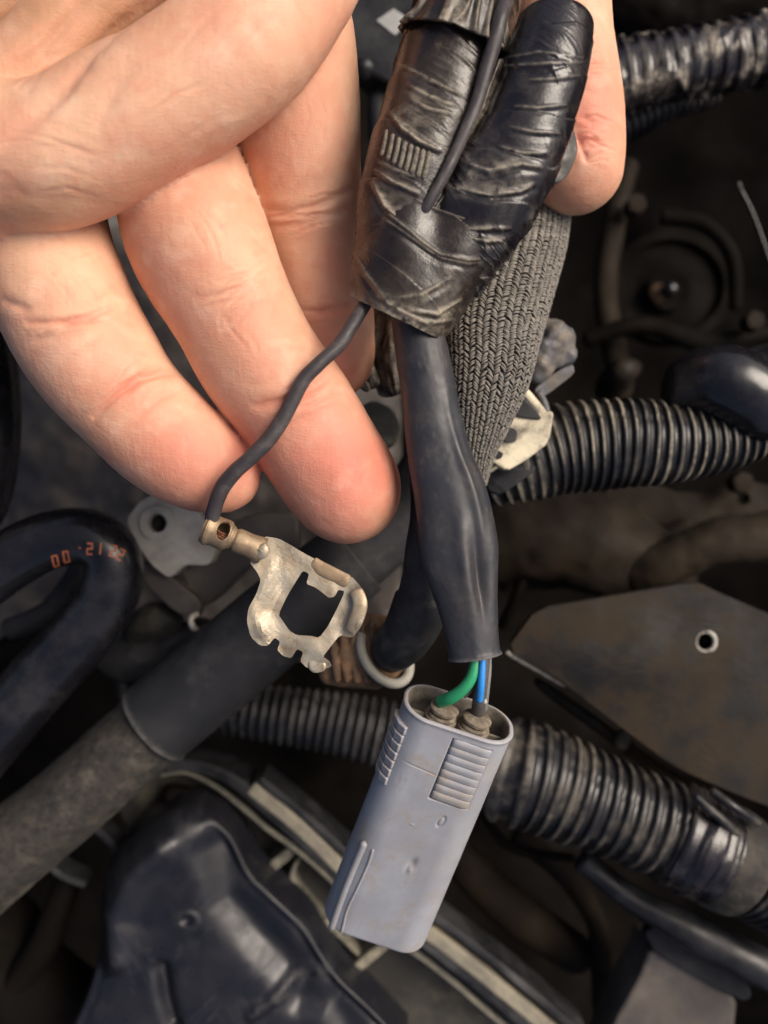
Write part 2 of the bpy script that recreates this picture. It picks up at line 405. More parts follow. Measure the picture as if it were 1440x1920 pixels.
def build_hand():
    h = .06
    g = SDF((-9.2, -.9, -2.2), (5.6, 11.6, 4.0), h)
    g.chain(HP['heel2'], .3, 5); g.chain(HP['heel'], .16, 5); g.chain(HP['palm'], .10, 5)
    g.cone(P(200, -220, .8), P(760, -380, .9), 2.0, 1.2, .5); g.cone(P(-100, -60, .8), P(300, -300, .8), 2.0, 2.2, .5)
    for n in ('middle', 'ring', 'pinky', 'index'):
        t = np.full_like(g.d, 9.0); g.chain(HP[n], .12, 4, t)
        k = .07
        hh = np.maximum(k - np.abs(g.d - t), 0) / k
        g.d = np.minimum(g.d, t) - hh * hh * k / 4
    V, F = g.mesh()
    # catmull-like refinement: every quad in four, then relaxed
    E = np.sort(np.stack([F, np.roll(F, -1, 1)], -1).reshape(-1, 2), 1)
    ue, inv = np.unique(E, axis=0, return_inverse=True); inv = inv.reshape(-1, 4)
    nv = len(V); em = nv + inv; fc = nv + len(ue) + np.arange(len(F))
    V = np.concatenate([V, V[ue].mean(1), V[F].mean(1)])
    F = np.concatenate([np.stack([F[:, i], em[:, i], fc, em[:, (i + 3) % 4]], 1) for i in range(4)])
    V = relax(V, F, 5, .55)
    Nn = vnormals(V, F)
    if Nn[np.argmax(V[:, 2]), 2] < 0: F = F[:, ::-1]; Nn = -Nn
    q = PX(V); front = sst(.0, .4, Nn[:, 2])
    off = np.zeros(len(V)); red = np.zeros(len(V)); tan = np.zeros(len(V))
    # creases: polyline, depth cm, half-width px, redness
    CR = [([(45, 606), (120, 604), (165, 596), (212, 575)], .055, 6, .45), ([(60, 640), (130, 622), (190, 600)], .02, 7, .1), ([(0, 560), (60, 585)], .03, 8, .1),
          ([(334, 700), (300, 700), (262, 709), (222, 738), (172, 786)], .075, 7, .38), ([(345, 728), (300, 745), (252, 785)], .025, 7, .12),
          ([(372, 562), (430, 548), (470, 530), (508, 505)], .035, 6, .1), ([(385, 575), (440, 562), (500, 536)], .028, 5, .08), ([(400, 530), (460, 515), (495, 492)], .02, 5, .04),
          ([(470, 765), (505, 757), (540, 748), (590, 728), (618, 706)], .055, 8, .4), ([(520, 800), (570, 785), (640, 750)], .02, 6, .15), ([(560, 770), (610, 745), (640, 730)], .03, 5, .2),
          ([(488, 392), (540, 398), (600, 384), (664, 352)], .045, 7, .12), ([(495, 425), (560, 420), (655, 392)], .03, 7, .08), ([(500, 405), (560, 408), (620, 400)], .02, 4, .08),
          ([(560, 583), (600, 583), (660, 575)], .06, 6, .3),
          ([(1080, 140), (1110, 122), (1150, 120)], .03, 8, .15), ([(1075, 258), (1105, 272), (1135, 262)], .03, 8, .2), ([(1080, 250), (1100, 300), (1130, 285)], .03, 5, .2),
          ([(1085, 215), (1110, 230), (1140, 226)], .02, 6, .15), ([(1090, 170), (1120, 176), (1150, 172)], .018, 7, .1),
          ([(0, 282), (60, 232), (125, 166), (175, 102), (230, 50), (310, -10)], .05, 12, .12), ([(0, 150), (75, 98), (165, -5)], .05, 14, .12), ([(180, 250), (215, 175), (260, 120)], .02, 14, .05), ([(-20, 350), (80, 372), (160, 372), (200, 395)], .02, 18, .05)]
    r7 = np.random.default_rng(11)
    def fine(cx, cy, ang, ln, n, spread, dep=.012, w=2.6):
        for _ in range(n):
            o = r7.normal(0, spread); l = ln * r7.uniform(.35, 1); a_ = math.radians(ang + r7.normal(0, 7)); sh = r7.normal(0, ln * .3)
            dx, dy = math.cos(a_), math.sin(a_); mx, my = cx - dy * o + dx * sh, cy + dx * o + dy * sh; bow = r7.normal(6, 4)
            CR.append(([(mx - dx * l, my - dy * l), (mx + dy * bow, my - dx * bow), (mx + dx * l, my + dy * l)], dep * r7.uniform(.5, 1.3), w * r7.uniform(.7, 1.3), .05))
    fine(760 * 0 + 90, 130, -40, 90, 6, 40, .008, 4); fine(440, 548, -27, 62, 9, 26); fine(555, 745, -28, 62, 8, 22); fine(140, 605, -12, 66, 7, 20); fine(258, 730, -38, 60, 8, 22)
    fine(575, 400, -8, 70, 8, 24); fine(610, 578, -4, 46, 5, 16); fine(1110, 250, 8, 40, 9, 40, .016); fine(1105, 130, -6, 40, 6, 20)
    fine(400, 430, 62, 60, 8, 45, .007, 3.5); fine(300, 210, -30, 100, 9, 60, .008, 4); fine(110, 330, 8, 90, 8, 40, .008, 4); fine(470, 640, 60, 50, 5, 40, .006, 3.5)
    fine(600, 240, 85, 60, 6, 35, .006, 3.5); fine(130, 540, 60, 50, 5, 40, .006, 3.5); fine(460, 110, -42, 90, 7, 50, .008, 4)
    wob = fbm(V * 2.2, 3)
    for pts, dep, w, rd in CR:
        pa = np.array(pts, float); m_ = np.flatnonzero((q[:, 0] > pa[:, 0].min() - 7 * w) & (q[:, 0] < pa[:, 0].max() + 7 * w) & (q[:, 1] > pa[:, 1].min() - 7 * w) & (q[:, 1] < pa[:, 1].max() + 7 * w) & (front > 0))
        if not len(m_): continue
        d, t = polydist(q[m_], pts); e = np.clip(np.sin(np.clip(t, .0, 1) * np.pi), 0, 1) ** .5 * front[m_]
        dd = d + wob[m_] * w * .6
        off[m_] += -e * dep * np.exp(-(dd / w) ** 2) + e * dep * .35 * np.exp(-((dd - w * 2.6) / (w * 1.6)) ** 2)
        red[m_] += e * rd * np.exp(-(dd / (w * 1.5)) ** 2)
    off += .022 * fbm(V * 1.1, 5, 3) + .006 * fbm(V * 5, 9, 2)
    # pads: fleshy bulges on the fingers
    for x, y, r, a in ((430, 470, 90, .04), (470, 640, 80, .03), (150, 690, 80, .04), (600, 300, 70, .03), (640, 890, 60, .04), (350, 820, 70, .04), (300, 230, 110, .05), (90, 280, 90, .04), (480, 120, 90, .04)):
        off += front * a * np.exp(-((q - (x, y)) ** 2).sum(1) / r ** 2)
    V2 = V + Nn * off[:, None]
    def blob(x, y, rx, ry, a, zlo=-9, rot=0):
        c, s_ = math.cos(rot), math.sin(rot); dx, dy = q[:, 0] - x, q[:, 1] - y
        u, v = dx * c + dy * s_, -dx * s_ + dy * c
        return a * np.exp(-(u / rx) ** 2 - (v / ry) ** 2) * (V[:, 2] > zlo)
    red += blob(660, 900, 130, 165, .78) + blob(695, 872, 45, 30, .35, rot=1.0) + blob(400, 865, 140, 95, .55) + blob(590, 800, 80, 60, .15) + blob(630, 690, 60, 110, .45) * (V[:, 2] < .6)
    red += blob(290, 430, 30, 70, .18) + blob(520, 55, 60, 70, .12) + blob(270, 110, 40, 60, .12) + blob(1100, 210, 70, 120, .55) + blob(300, 830, 80, 60, .2) + .22 * np.clip(fbm(V * .9, 41) * 2.2, 0, 1) + blob(560, 320, 120, 60, .12) + blob(265, 250, 40, 40, .08)
    tan += blob(80, 385, 120, 28, .35) + blob(1090, 375, 80, 40, .22) + blob(715, 985, 30, 40, .35) + blob(690, 870, 14, 40, .3, rot=-.3) + blob(30, 30, 200, 120, .75) + blob(200, 20, 110, 60, .25) + blob(20, 395, 160, 50, .25)
    tan *= .6 + .8 * np.clip(fbm(V * 1.5, 21) + .5, 0, 1)
    # print ridges: rings round the tip centres
    pad = np.zeros(len(V)); ridge = np.zeros(len(V))
    for x, y, r in ((640, 905, 120), (385, 868, 110)):
        w = np.exp(-(((q - (x, y)) ** 2).sum(1) / r ** 2) ** 1.5)
        rr = np.sqrt((((q - (x, y)) * (1, .8)) ** 2).sum(1)) / 100.
        rr = rr + .16 * fbm(V * .9, 77, 2) + .25 * np.abs(q[:, 0] - x) / 100. * (q[:, 1] > y - 10) * .6
        ridge = np.where(w > pad, rr, ridge); pad = np.maximum(pad, w)
    return mk("person", V2, F, SKIN, attrs={"red": np.clip(red, 0, 1), "tan": np.clip(tan, 0, 1), "ridge": ridge, "pad": pad})
hand = build_hand()
recentre(hand, P(250, 150, 1.2))
tag(hand, "bare left hand, palm up, holding the taped harness between middle finger and fingertip", "person")

# ================================================================ taped harness
harness = thing("wiring_harness", "black tape wrapped wiring harness held in the hand, with shrink sleeve and thin wire", "wiring harness")
harness.location = (0, 0, 0)

def folds(S, t2, s2, lines):
    """dust lying along the pressed folds of the tape; lines are (points, reach above, reach below, strength, lip)"""
    V = S.at(s2, t2, 0.0); q = PX(V); up = np.sin(t2) > -.05
    d_ = np.zeros(s2.shape); o_ = np.zeros(s2.shape)
    for pts, ra, rb, st, lip in lines:
        pts = np.array(pts, float); d, t = polydist(q, pts)
        ax = pts[-1] - pts[0]; nrm = np.array([ax[1], -ax[0]]) / np.linalg.norm(ax)       # points up the picture
        if nrm[1] > 0: nrm = -nrm
        near = np.stack([np.interp(t, np.linspace(0, 1, len(pts)), pts[:, k]) for k in (0, 1)], -1)
        side = ((q - near) @ nrm) > 0
        end = np.clip(np.sin(np.clip(t, 0.0, 1) * np.pi), 0, 1) ** .6 * (d < 60)
        streak = np.clip(.55 + 1.1 * n3(s2 * 9, np.cos(t2) * 1.6, np.sin(t2) * 1.6, 311, 3), 0, 1)
        reach = np.where(side, ra, rb) * (.6 + .8 * (n3(s2 * .5, np.cos(t2) * 4, np.sin(t2) * 4, 315) * .5 + .5)) + 1e-3
        d_ = np.maximum(d_, st * end * np.exp(-(d / reach) ** 1.4) * np.where(d < 3.2, 1, streak) * up)
        o_ = o_ + up * end * lip * (np.exp(-(d / 4.5) ** 2) - .8 * np.where(side, 0, 1) * np.exp(-((d - 9) / 6) ** 2))
    return o_, np.clip(d_, 0, 1)

def wraps(seed, pitch=.8, tilt=.25, amp=.03, wr=.03, lo=0.0, hi=1e9, freq=5.0, da=1.0):
    """overlapping tape turns plus stretched wrinkles; dust sits in the wrinkles"""
    def f(s, t, S):
        ph = (s + tilt * np.cos(t - .6) + .22 * n3(s * .8, np.cos(t), np.sin(t), seed)) / pitch
        fr = ph - np.floor(ph)
        turn = amp * (1 - fr) - amp * .5
        edge = np.exp(-((np.minimum(fr, 1 - fr)) / .035) ** 2)
        c, sn = np.cos(t), np.sin(t)
        a = n3(s * freq * .62 + 1.0 * c + .8 * sn, c * .8, sn * .8, seed + 2, 2); a2 = n3(s * freq * 1.7 + 2.0 * c, c * 1.2, sn * 1.2, seed + 7, 2)
        rid = np.clip(1 - np.abs(a) * 3.2, 0, 1) ** 1.6 + .35 * np.clip(1 - np.abs(a2) * 3.5, 0, 1) ** 2
        msk = sst(-.25, .2, n3(s * .9, c * 1.2, sn * 1.2, seed + 5)) if da else 1
        big = n3(s * .7, c, sn, seed + 9)
        d = (rid * 1.15 + .14) * da * msk * sst(-.25, .25, n3(s * 3, c * 3, sn * 3, seed + 11, 3)) + edge * .42 * sst(-.35, .25, n3(s, c * 2, sn * 2, seed + 12))
        return turn + wr * rid * msk + .05 * big, np.clip(d, 0, 1)
    return f

L_path = [(905, -90, 1.2, 100), (876, 0, 1.45, 98), (848, 100, 1.5, 98), (822, 200, 1.5, 101), (790, 300, 1.5, 102), (764, 400, 1.45, 98), (750, 500, 1.4, 84)]
SL = Sweep(L_path, 420)
LF = [([(742, 117), (800, 146), (867, 179)], 3, 6, .7, .02), ([(762, 158), (800, 179), (856, 200)], 5, 12, .75, .025), ([(770, 186), (806, 204), (850, 214)], 4, 18, .7, .02), ([(731, 208), (754, 242), (787, 267), (828, 284)], 34, 4, 1.0, .045),
      ([(700, 317), (737, 342), (786, 364)], 14, 3, .8, .03), ([(698, 337), (721, 387), (767, 428)], 22, 3, 1.0, .045), ([(705, 300), (740, 318), (780, 330)], 3, 12, .6, .02)]
RF = [([(871, 306), (917, 321), (975, 308), (1018, 314)], 16, 8, 1.0, .04), ([(850, 352), (917, 366), (975, 358), (1004, 344)], 24, 9, 1.1, .05), ([(817, 412), (867, 430), (962, 428)], 9, 3, .7, .03), ([(860, 440), (908, 452), (950, 448)], 7, 11, 1.0, .03),
      ([(962, 198), (1010, 202), (1066, 196)], 2, 2, .8, .02), ([(955, 237), (1000, 247), (1052, 250)], 2, 2, .8, .02), ([(930, 272), (975, 286), (1030, 288)], 3, 4, .8, .03), ([(905, 127), (985, 121), (1098, 116)], 2, 2, .7, .012), ([(930, 112), (1010, 98), (1096, 108)], 1.5, 1.5, .6, .01), ([(990, 150), (1040, 148), (1090, 140)], 2, 2, .6, .01)]
WF = [([(684, 372), (721, 394), (779, 437), (833, 473), (883, 487), (936, 484)], 2, 2.5, .85, .02), ([(700, 396), (779, 446), (833, 481), (883, 495), (930, 492)], 1.5, 2, .6, .02), ([(735, 560), (790, 552), (850, 520)], 4, 12, .7, .02), ([(760, 580), (820, 590), (872, 560)], 8, 16, 1.0, .03), ([(690, 540), (740, 578), (800, 606), (860, 600)], 12, 14, 1.0, .02), ([(660, 470), (690, 520), (725, 566)], 3, 5, .5, .03)]

tube("tape_wrap", TAPE, harness, None, m=260, dr=lambda s, t, S: tuple(k * v + f for k, v, f in zip((.6, .18), wraps(3, .8, .3, .05, .04)(s, t, S), folds(S, t, s, LF))), S=SL)
R_path = [(1047, 12, 1.9, 66, .8), (1040, 60, 1.95, 72, .9), (1025, 120, 2.0, 80, .9), (1004, 200, 2.0, 80, .9), (965, 290, 1.95, 88, .85), (912, 375, 1.8, 96, .8), (856, 455, 1.55, 94, .8), (825, 520, 1.3, 84, .8)]
SR = Sweep(R_path, 420)
def rdr(s, t, S):
    o, d = wraps(11, .66, -.28, .05, .06)(s, t, S)
    top = 1 - sst(.8, 2.6, s)
    fo, fd = folds(S, t, s, RF); return o * .6 * (1 - .5 * top) + fo, np.clip(d * .15 * (1 - .9 * top) + fd, 0, 1)
tube("tape_wrap", TAPE_B, harness, None, m=260, dr=rdr, S=SR, rnd=(.35, 0))
W_path = [(812, 424, 1.5, 141, .80), (794, 470, 1.52, 135, .80), (774, 525, 1.5, 121, .76), (756, 572, 1.45, 108, .78), (744, 598, 1.4, 97, .78)]
SW = Sweep(W_path, 260)
def wdr(s, t, S):
    o, d = wraps(23, 1.3, .35, .03, .018, freq=4)(s, t, S)
    fo, fd = folds(S, t, s, WF); o = o * .6 + fo - .26 * np.exp(-((t - 1.62 - .25 * s) / .42) ** 2) * (1 - sst(.15, 1.35, s)) - .10 * np.exp(-((t - .6) / .5) ** 2) * (1 - sst(.1, .9, s)); low = .5 * sst(1.25, 1.7, s); right = sst(-.3, .8, np.cos(t) * np.sign(S.S[0, 0]) + .3 * np.sin(t))
    d = d * .3 + low * (.35 + .6 * right) * sst(-.25, .2, n3(s * 7, np.cos(t) * 2, np.sin(t) * 2, 44, 3))
    rag = sst(.16, 0, SW.L - s)
    return o + .03 * np.cos(3 * t + 1) + .03 * rag * n3(s * 3, np.cos(t) * 5, np.sin(t) * 5, 46) - .02 + .02 * np.exp(-(s / .05) ** 2), np.clip(d * .6 + fd + .4 * np.exp(-(s / .03) ** 2) + .5 * rag, 0, 1)
tube("tape_wrap", TAPE, harness, None, m=260, dr=wdr, S=SW, cap=(False, False), solid=.05)
# crumpled skirt of tape at the top
def cdr(s, t, S):
    a = n3(s * .6, np.cos(t) * 4.5, np.sin(t) * 4.5, 61, 2); rid = np.clip(1 - np.abs(a) * 3, 0, 1) ** 2
    return .10 * rid - .05 + .08 * n3(s * 1.5, np.cos(t), np.sin(t), 63), np.clip(rid * .8, 0, 1)
tube("tape_wrap", TAPE, harness, [(905, -110, 1.7, 62), (885, -40, 1.8, 66), (868, 25, 1.8, 84), (852, 82, 1.7, 106)], n=120, m=220, dr=cdr, cap=(False, False), solid=.05)
# loose grey flap of tape on the side of the loop
def flap():
    n, m = 40, 24
    V = []; 
    a = [(1070, 232), (1040, 290), (1012, 345), (1000, 362)]; b = [(1076, 240), (1082, 285), (1058, 335), (1004, 360)]
    A, B = spline(np.array(a, float) @ np.eye(2, 3), n)[:, :2], spline(np.array(b, float) @ np.eye(2, 3), n)[:, :2]
    for i in range(n):
        for j in range(m):
            t = j / (m - 1); x, y = A[i] * (1 - t) + B[i] * t
            V.append(P(x - 14 * (1 - t), y, 1.55 + .25 * math.sin(t * 2.2) - .35 * t + .03 * math.sin(i * .5)))
    idx = np.arange(n * m).reshape(n, m)
    F = np.stack([idx[:-1, :-1], idx[1:, :-1], idx[1:, 1:], idx[:-1, 1:]], -1).reshape(-1, 4)
    o = mk("tape_flap", V, F, FLAP, harness, attrs={"dust": np.full(n * m, .2)})
    md = o.modifiers.new("t", 'SOLIDIFY'); md.thickness = .035
    o["label"] = "loose grey flap of tape"
FLAP = M("tape_back", (.07, .072, .075), (.05, .05, .05), rough=.4, bump=.2, dust=(.30, .27, .21), damt=.5, dscale=1.4)
flap()

# short ribbed bit of conduit showing through the tape
RIBM = M("dusty_conduit_rib", (.035, .028, .023), (.06, .05, .04), ns=3, rough=.75, dust=(.26, .225, .17), damt=.6, dscale=2)

def on_sweep(S, x, y, lift):
    """3-D point on the camera side of a sweep under image point (x, y)"""
    best = None
    th = np.linspace(0, 2 * np.pi, 90); s2, t2 = np.meshgrid(S.s[::3], th, indexing='ij')
    V = S.at(s2, t2, lift); q = PX(V); d = np.hypot(q[..., 0] - x, q[..., 1] - y) + 1000 * (np.sin(t2) < .08)
    i = np.unravel_index(np.argmin(d), d.shape)
    sc_, tc_ = s2[i], t2[i]; ds, dt = (S.s[1] - S.s[0]) * 4, .12
    for _ in range(3):
        s3, t3 = np.meshgrid(np.linspace(sc_ - ds, sc_ + ds, 17), np.linspace(tc_ - dt, tc_ + dt, 17), indexing='ij')
        V = S.at(s3, t3, lift); q = PX(V); j = np.unravel_index(np.argmin(np.hypot(q[..., 0] - x, q[..., 1] - y)), s3.shape)
        sc_, tc_ = s3[j], t3[j]; ds /= 5; dt /= 5
    return V[j]
for i in range(8):
    x, y = 722 + i * 11.2, 268 + i * 6.0 + 4 * math.sin(i * .45)
    pts = [on_sweep(SL, x + dx, y + dy, -.005) for dx, dy in ((5, -27), (0, 0), (-7, 27))]
    tube("conduit_rib", RIBM, harness, [tuple(p) + (.042,) for p in pts], n=12, m=12, rnd=(.04, .04), world=True, dr=lambda s, t, S: (0 * s, .8 + 0 * s))

# thin wire taped along the bundle
wp = []
for x, y, l, r in ((938, 34, .06, 15), (928, 75, .10, 15), (912, 130, .12, 14), (893, 195, .11, 13), (868, 255, .09, 12), (838, 318, .07, 11), (806, 375, .02, 10.5), (790, 404, -.10, 10.5), (776, 430, -.45, 10)):
    p = on_sweep(SL, min(x, 905) if y < 200 else x, y, l); p = P(x, y, max(p[2], 2.25 if y < 150 else (2.0 if y < 380 else 1.0))); wp.append(tuple(p) + (cm(r, p[2]),))
wp = [tuple(P(958, -50, 1.9)) + (.12,), tuple(P(950, -8, 2.1)) + (.13,)] + wp
tube("black_wire", WIREM, harness, wp, n=200, m=24, world=True, dr=lambda s, t, S: (.008 * n3(s * 3, np.cos(t), np.sin(t), 3), np.clip(n3(s * 4, np.cos(t) * 2, np.sin(t) * 2, 8), 0, 1) * .6))
# web of tape bridging wire and second bundle
def web():
    A = [(938, 110), (915, 170), (895, 225), (860, 290), (825, 350), (790, 412)]; B = [(985, 110), (965, 180), (920, 250), (880, 305), (835, 360), (796, 418)]
    n, m = 70, 22
    A3 = spline(np.c_[np.array(A, float), np.zeros(len(A))], n); B3 = spline(np.c_[np.array(B, float), np.zeros(len(B))], n); V = []
    for i in range(n):
        for j in range(m):
            t = j / (m - 1); x, y = (A3[i] * (1 - t) + B3[i] * t)[:2]
            V.append(P(x, y, 2.25 - .16 * math.sin(t * math.pi) + .02 * math.sin(i * .35 + t * 3)))
    idx = np.arange(n * m).reshape(n, m); F = np.stack([idx[:-1, :-1], idx[1:, :-1], idx[1:, 1:], idx[:-1, 1:]], -1).reshape(-1, 4)
    V = np.array(V); o = mk("tape_wrap", V, F, TAPE, harness, attrs={"dust": np.clip(.18 + .8 * fbm(V * [2, 2, 2], 4), 0, 1)})
    o.modifiers.new("t", 'SOLIDIFY').thickness = .04
web()

# the thin wire that ends in the brass terminal
def wdust(s, t, S): return .006 * n3(s * 4, np.cos(t), np.sin(t), 6), np.clip(n3(s * 2, np.cos(t) * 2, np.sin(t) * 2, 18) - .1, 0, 1) * .5
tube("black_wire", WIREM, harness, [(712, 525, 1.35, 12), (690, 562, 1.6, 12.5), (662, 606, 1.75, 13), (636, 646, 1.85, 13.5), (600, 680, 1.9, 13.5), (569, 713, 1.9, 14), (548, 752, 1.85, 14), (528, 790, 1.8, 14.5),
     (500, 828, 1.8, 15), (470, 858, 1.78, 15), (440, 885, 1.72, 15), (415, 918, 1.62, 15), (400, 960, 1.5, 14), (396, 990, 1.42, 13)], n=260, m=24, dr=wdust)

# heat-shrink sleeve, described by its two edges
def edges(rows, name, mat, flat, z, dr=None, **kw):
    q = [((a + c) / 2, (b + d) / 2, zz, math.hypot(c - a, d - b) / 2, f) for (a, b, c, d), zz, f in zip(rows, z, flat)]
    return tube(name, mat, harness, q, dr=dr, **kw)
rows = [(738, 540, 836, 535), (733, 590, 828, 585), (742, 660, 838, 650), (749, 720, 851, 705), (757, 800, 866, 785), (766, 870, 885, 850), (777, 930, 908, 905), (784, 985, 926, 965), (789, 1040, 936, 1030), (806, 1095, 937, 1090), (824, 1150, 936, 1145), (836, 1200, 935, 1190), (847, 1249, 934, 1214)]
sz = [1.35, 1.35, 1.35, 1.35, 1.35, 1.35, 1.38, 1.42, 1.45, 1.45, 1.42, 1.4, 1.38]
sf = [.9, .9, .85, .8, .75, .72, .68, .6, .55, .55, .58, .62, .66]
def sdr(s, t, S):
    c, sn = np.cos(t), np.sin(t)
    f = s / S.L
    # folded valley down the middle of the flattened part, soft lumps
    lobe = np.exp(-((f - .78) / .10) ** 2) * np.exp(-((c + .45) / .22) ** 2) * (sn > 0)
    o = .035 * n3(s * .9, c * .8, sn * .8, 31, 2) - .14 * lobe + .05 * np.exp(-((f - .74) / .12) ** 2) * np.exp(-((c + .05) / .2) ** 2) * (sn > 0)
    o = o + .05 * np.exp(-((f - .55) / .2) ** 2) * np.exp(-((c + .55) / .12) ** 2) * (sn > 0) + .004 * n3(s * 8, c * 6, sn * 6, 5)
    o = o + .03 * np.exp(-((S.L - s) / .05) ** 2) + .012 * np.exp(-((f - .02) / .3) ** 2) * n3(s * 2.5, c, sn, 33)
    d = np.exp(-((S.L - s) / .04) ** 2) * .6 + np.clip(n3(s * 5, c * 9, sn * 9, 35) - .35, 0, 1) * 1.2 * (1 - f)
    return o, np.clip(d, 0, 1)
edges(rows, "heat_shrink_sleeve", SHRINK, sf, sz, sdr, n=320, m=140, cap=(False, False), solid=.06)
# second tube behind it that bends into the ring
tube("rubber_boot", HOSE, harness, [(785, 640, .2, 26), (790, 780, .3, 27), (796, 880, .4, 29), (797, 970, .4, 30), (790, 1040, .35, 33), (792, 1085, .2, 40), (788, 1140, .0, 48), (766, 1188, -.3, 48), (742, 1213, -.65, 44), (730, 1222, -1.5, 40)], n=160, m=48,
     dr=lambda s, t, S: (.03 * n3(s, np.cos(t), np.sin(t), 41) + .05 * sst(4.72, 4.78, s) * (1 - sst(4.9, 6, s)), np.clip(n3(s * 1.5, np.cos(t) * 2, np.sin(t) * 2, 42), 0, 1) * sst(5, 5.6, s)))
# insulated cores between sleeve and plug
tube("green_wire", GREEN, harness, [(896, 1195, 1.35, 9.5), (892, 1238, 1.42, 10.5), (885, 1268, 1.45, 11), (868, 1292, 1.42, 11.5), (846, 1308, 1.32, 12), (826, 1316, 1.1, 12)], n=60, m=20)
tube("black_wire", WIREM, harness, [(905, 1195, 1.25, 9), (902, 1250, 1.3, 9), (888, 1280, 1.3, 9), (868, 1302, 1.22, 9)], n=50, m=16, dr=wdust)
tube("black_wire", WIREM, harness, [(908, 1195, 1.3, 12), (906, 1250, 1.38, 12), (900, 1300, 1.3, 12.5), (896, 1335, 1.0, 13)], n=50, m=20, dr=lambda s, t, S: (0 * s, .5 + 0 * s))
tube("blue_stripe_wire", BLUE, harness, [(905, 1195, 1.42, 6), (904.5, 1240, 1.5, 6.5), (902, 1285, 1.48, 7), (899, 1316, 1.32, 7)], n=50, m=16, rnd=(0, .05))
tube("copper_strand", WHITE, harness, [(905, 1306, 1.33, 4), (910, 1319, 1.25, 5)], n=8, m=8, rnd=(.03, .03))
tube("clear_wire", M("grey_insulation", (.16, .165, .16), (.2, .2, .19), rough=.35), harness, [(914, 1195, 1.2, 6), (915, 1250, 1.25, 7), (911, 1296, 1.2, 7), (907, 1330, 1.0, 7)], n=40, m=14)

# ================================================================ grey plug
plug = thing("electrical_plug", "grey two-pin plastic plug hanging from a green and a blue striped wire", "connector")
T0 = P(860, 1337, 1.0); B0 = P(702, 1730, -.95)
aw_ = B0 - T0; LEN = np.linalg.norm(aw_); aw_ /= LEN
au = P(955, 1369, 1.0) - T0; au -= aw_ * (au @ aw_); au /= np.linalg.norm(au)
av = np.cross(aw_, au); av = av if av[2] > 0 else -av
def LC(u, v, w): return T0 + np.asarray(u)[..., None] * au + np.asarray(v)[..., None] * av + np.asarray(w)[..., None] * aw_
HU, HV, CRN = .99, .56, .50
def section(n, hu=HU, hv=HV, r=CRN):
    """rounded rectangle, counter-clockwise, evenly spaced"""
    pts = []
    for cx, cy, a0 in ((hu - r, hv - r, 0), (-hu + r, hv - r, 90), (-hu + r, -hv + r, 180), (hu - r, -hv + r, 270)):
        for k in range(25): a = math.radians(a0 + 90 * k / 24); pts.append((cx + r * math.cos(a), cy + r * math.sin(a)))
    p = np.array(pts + [pts[0]]); L = np.concatenate([[0], np.cumsum(np.linalg.norm(np.diff(p, axis=0), axis=1))])
    t = np.linspace(0, L[-1], n, endpoint=False); return np.stack([np.interp(t, L, p[:, 0]), np.interp(t, L, p[:, 1])], 1)
def front_uw(x, y, v=HV):
    """where the ray of an image point meets the plug's front plane"""
    o = np.array([0, 0, D]); d = P(x, y, 0) - o; p0 = T0 + av * v
    t = ((p0 - o) @ av) / (d @ av); h = o + d * t - T0; return h @ au, h @ aw_
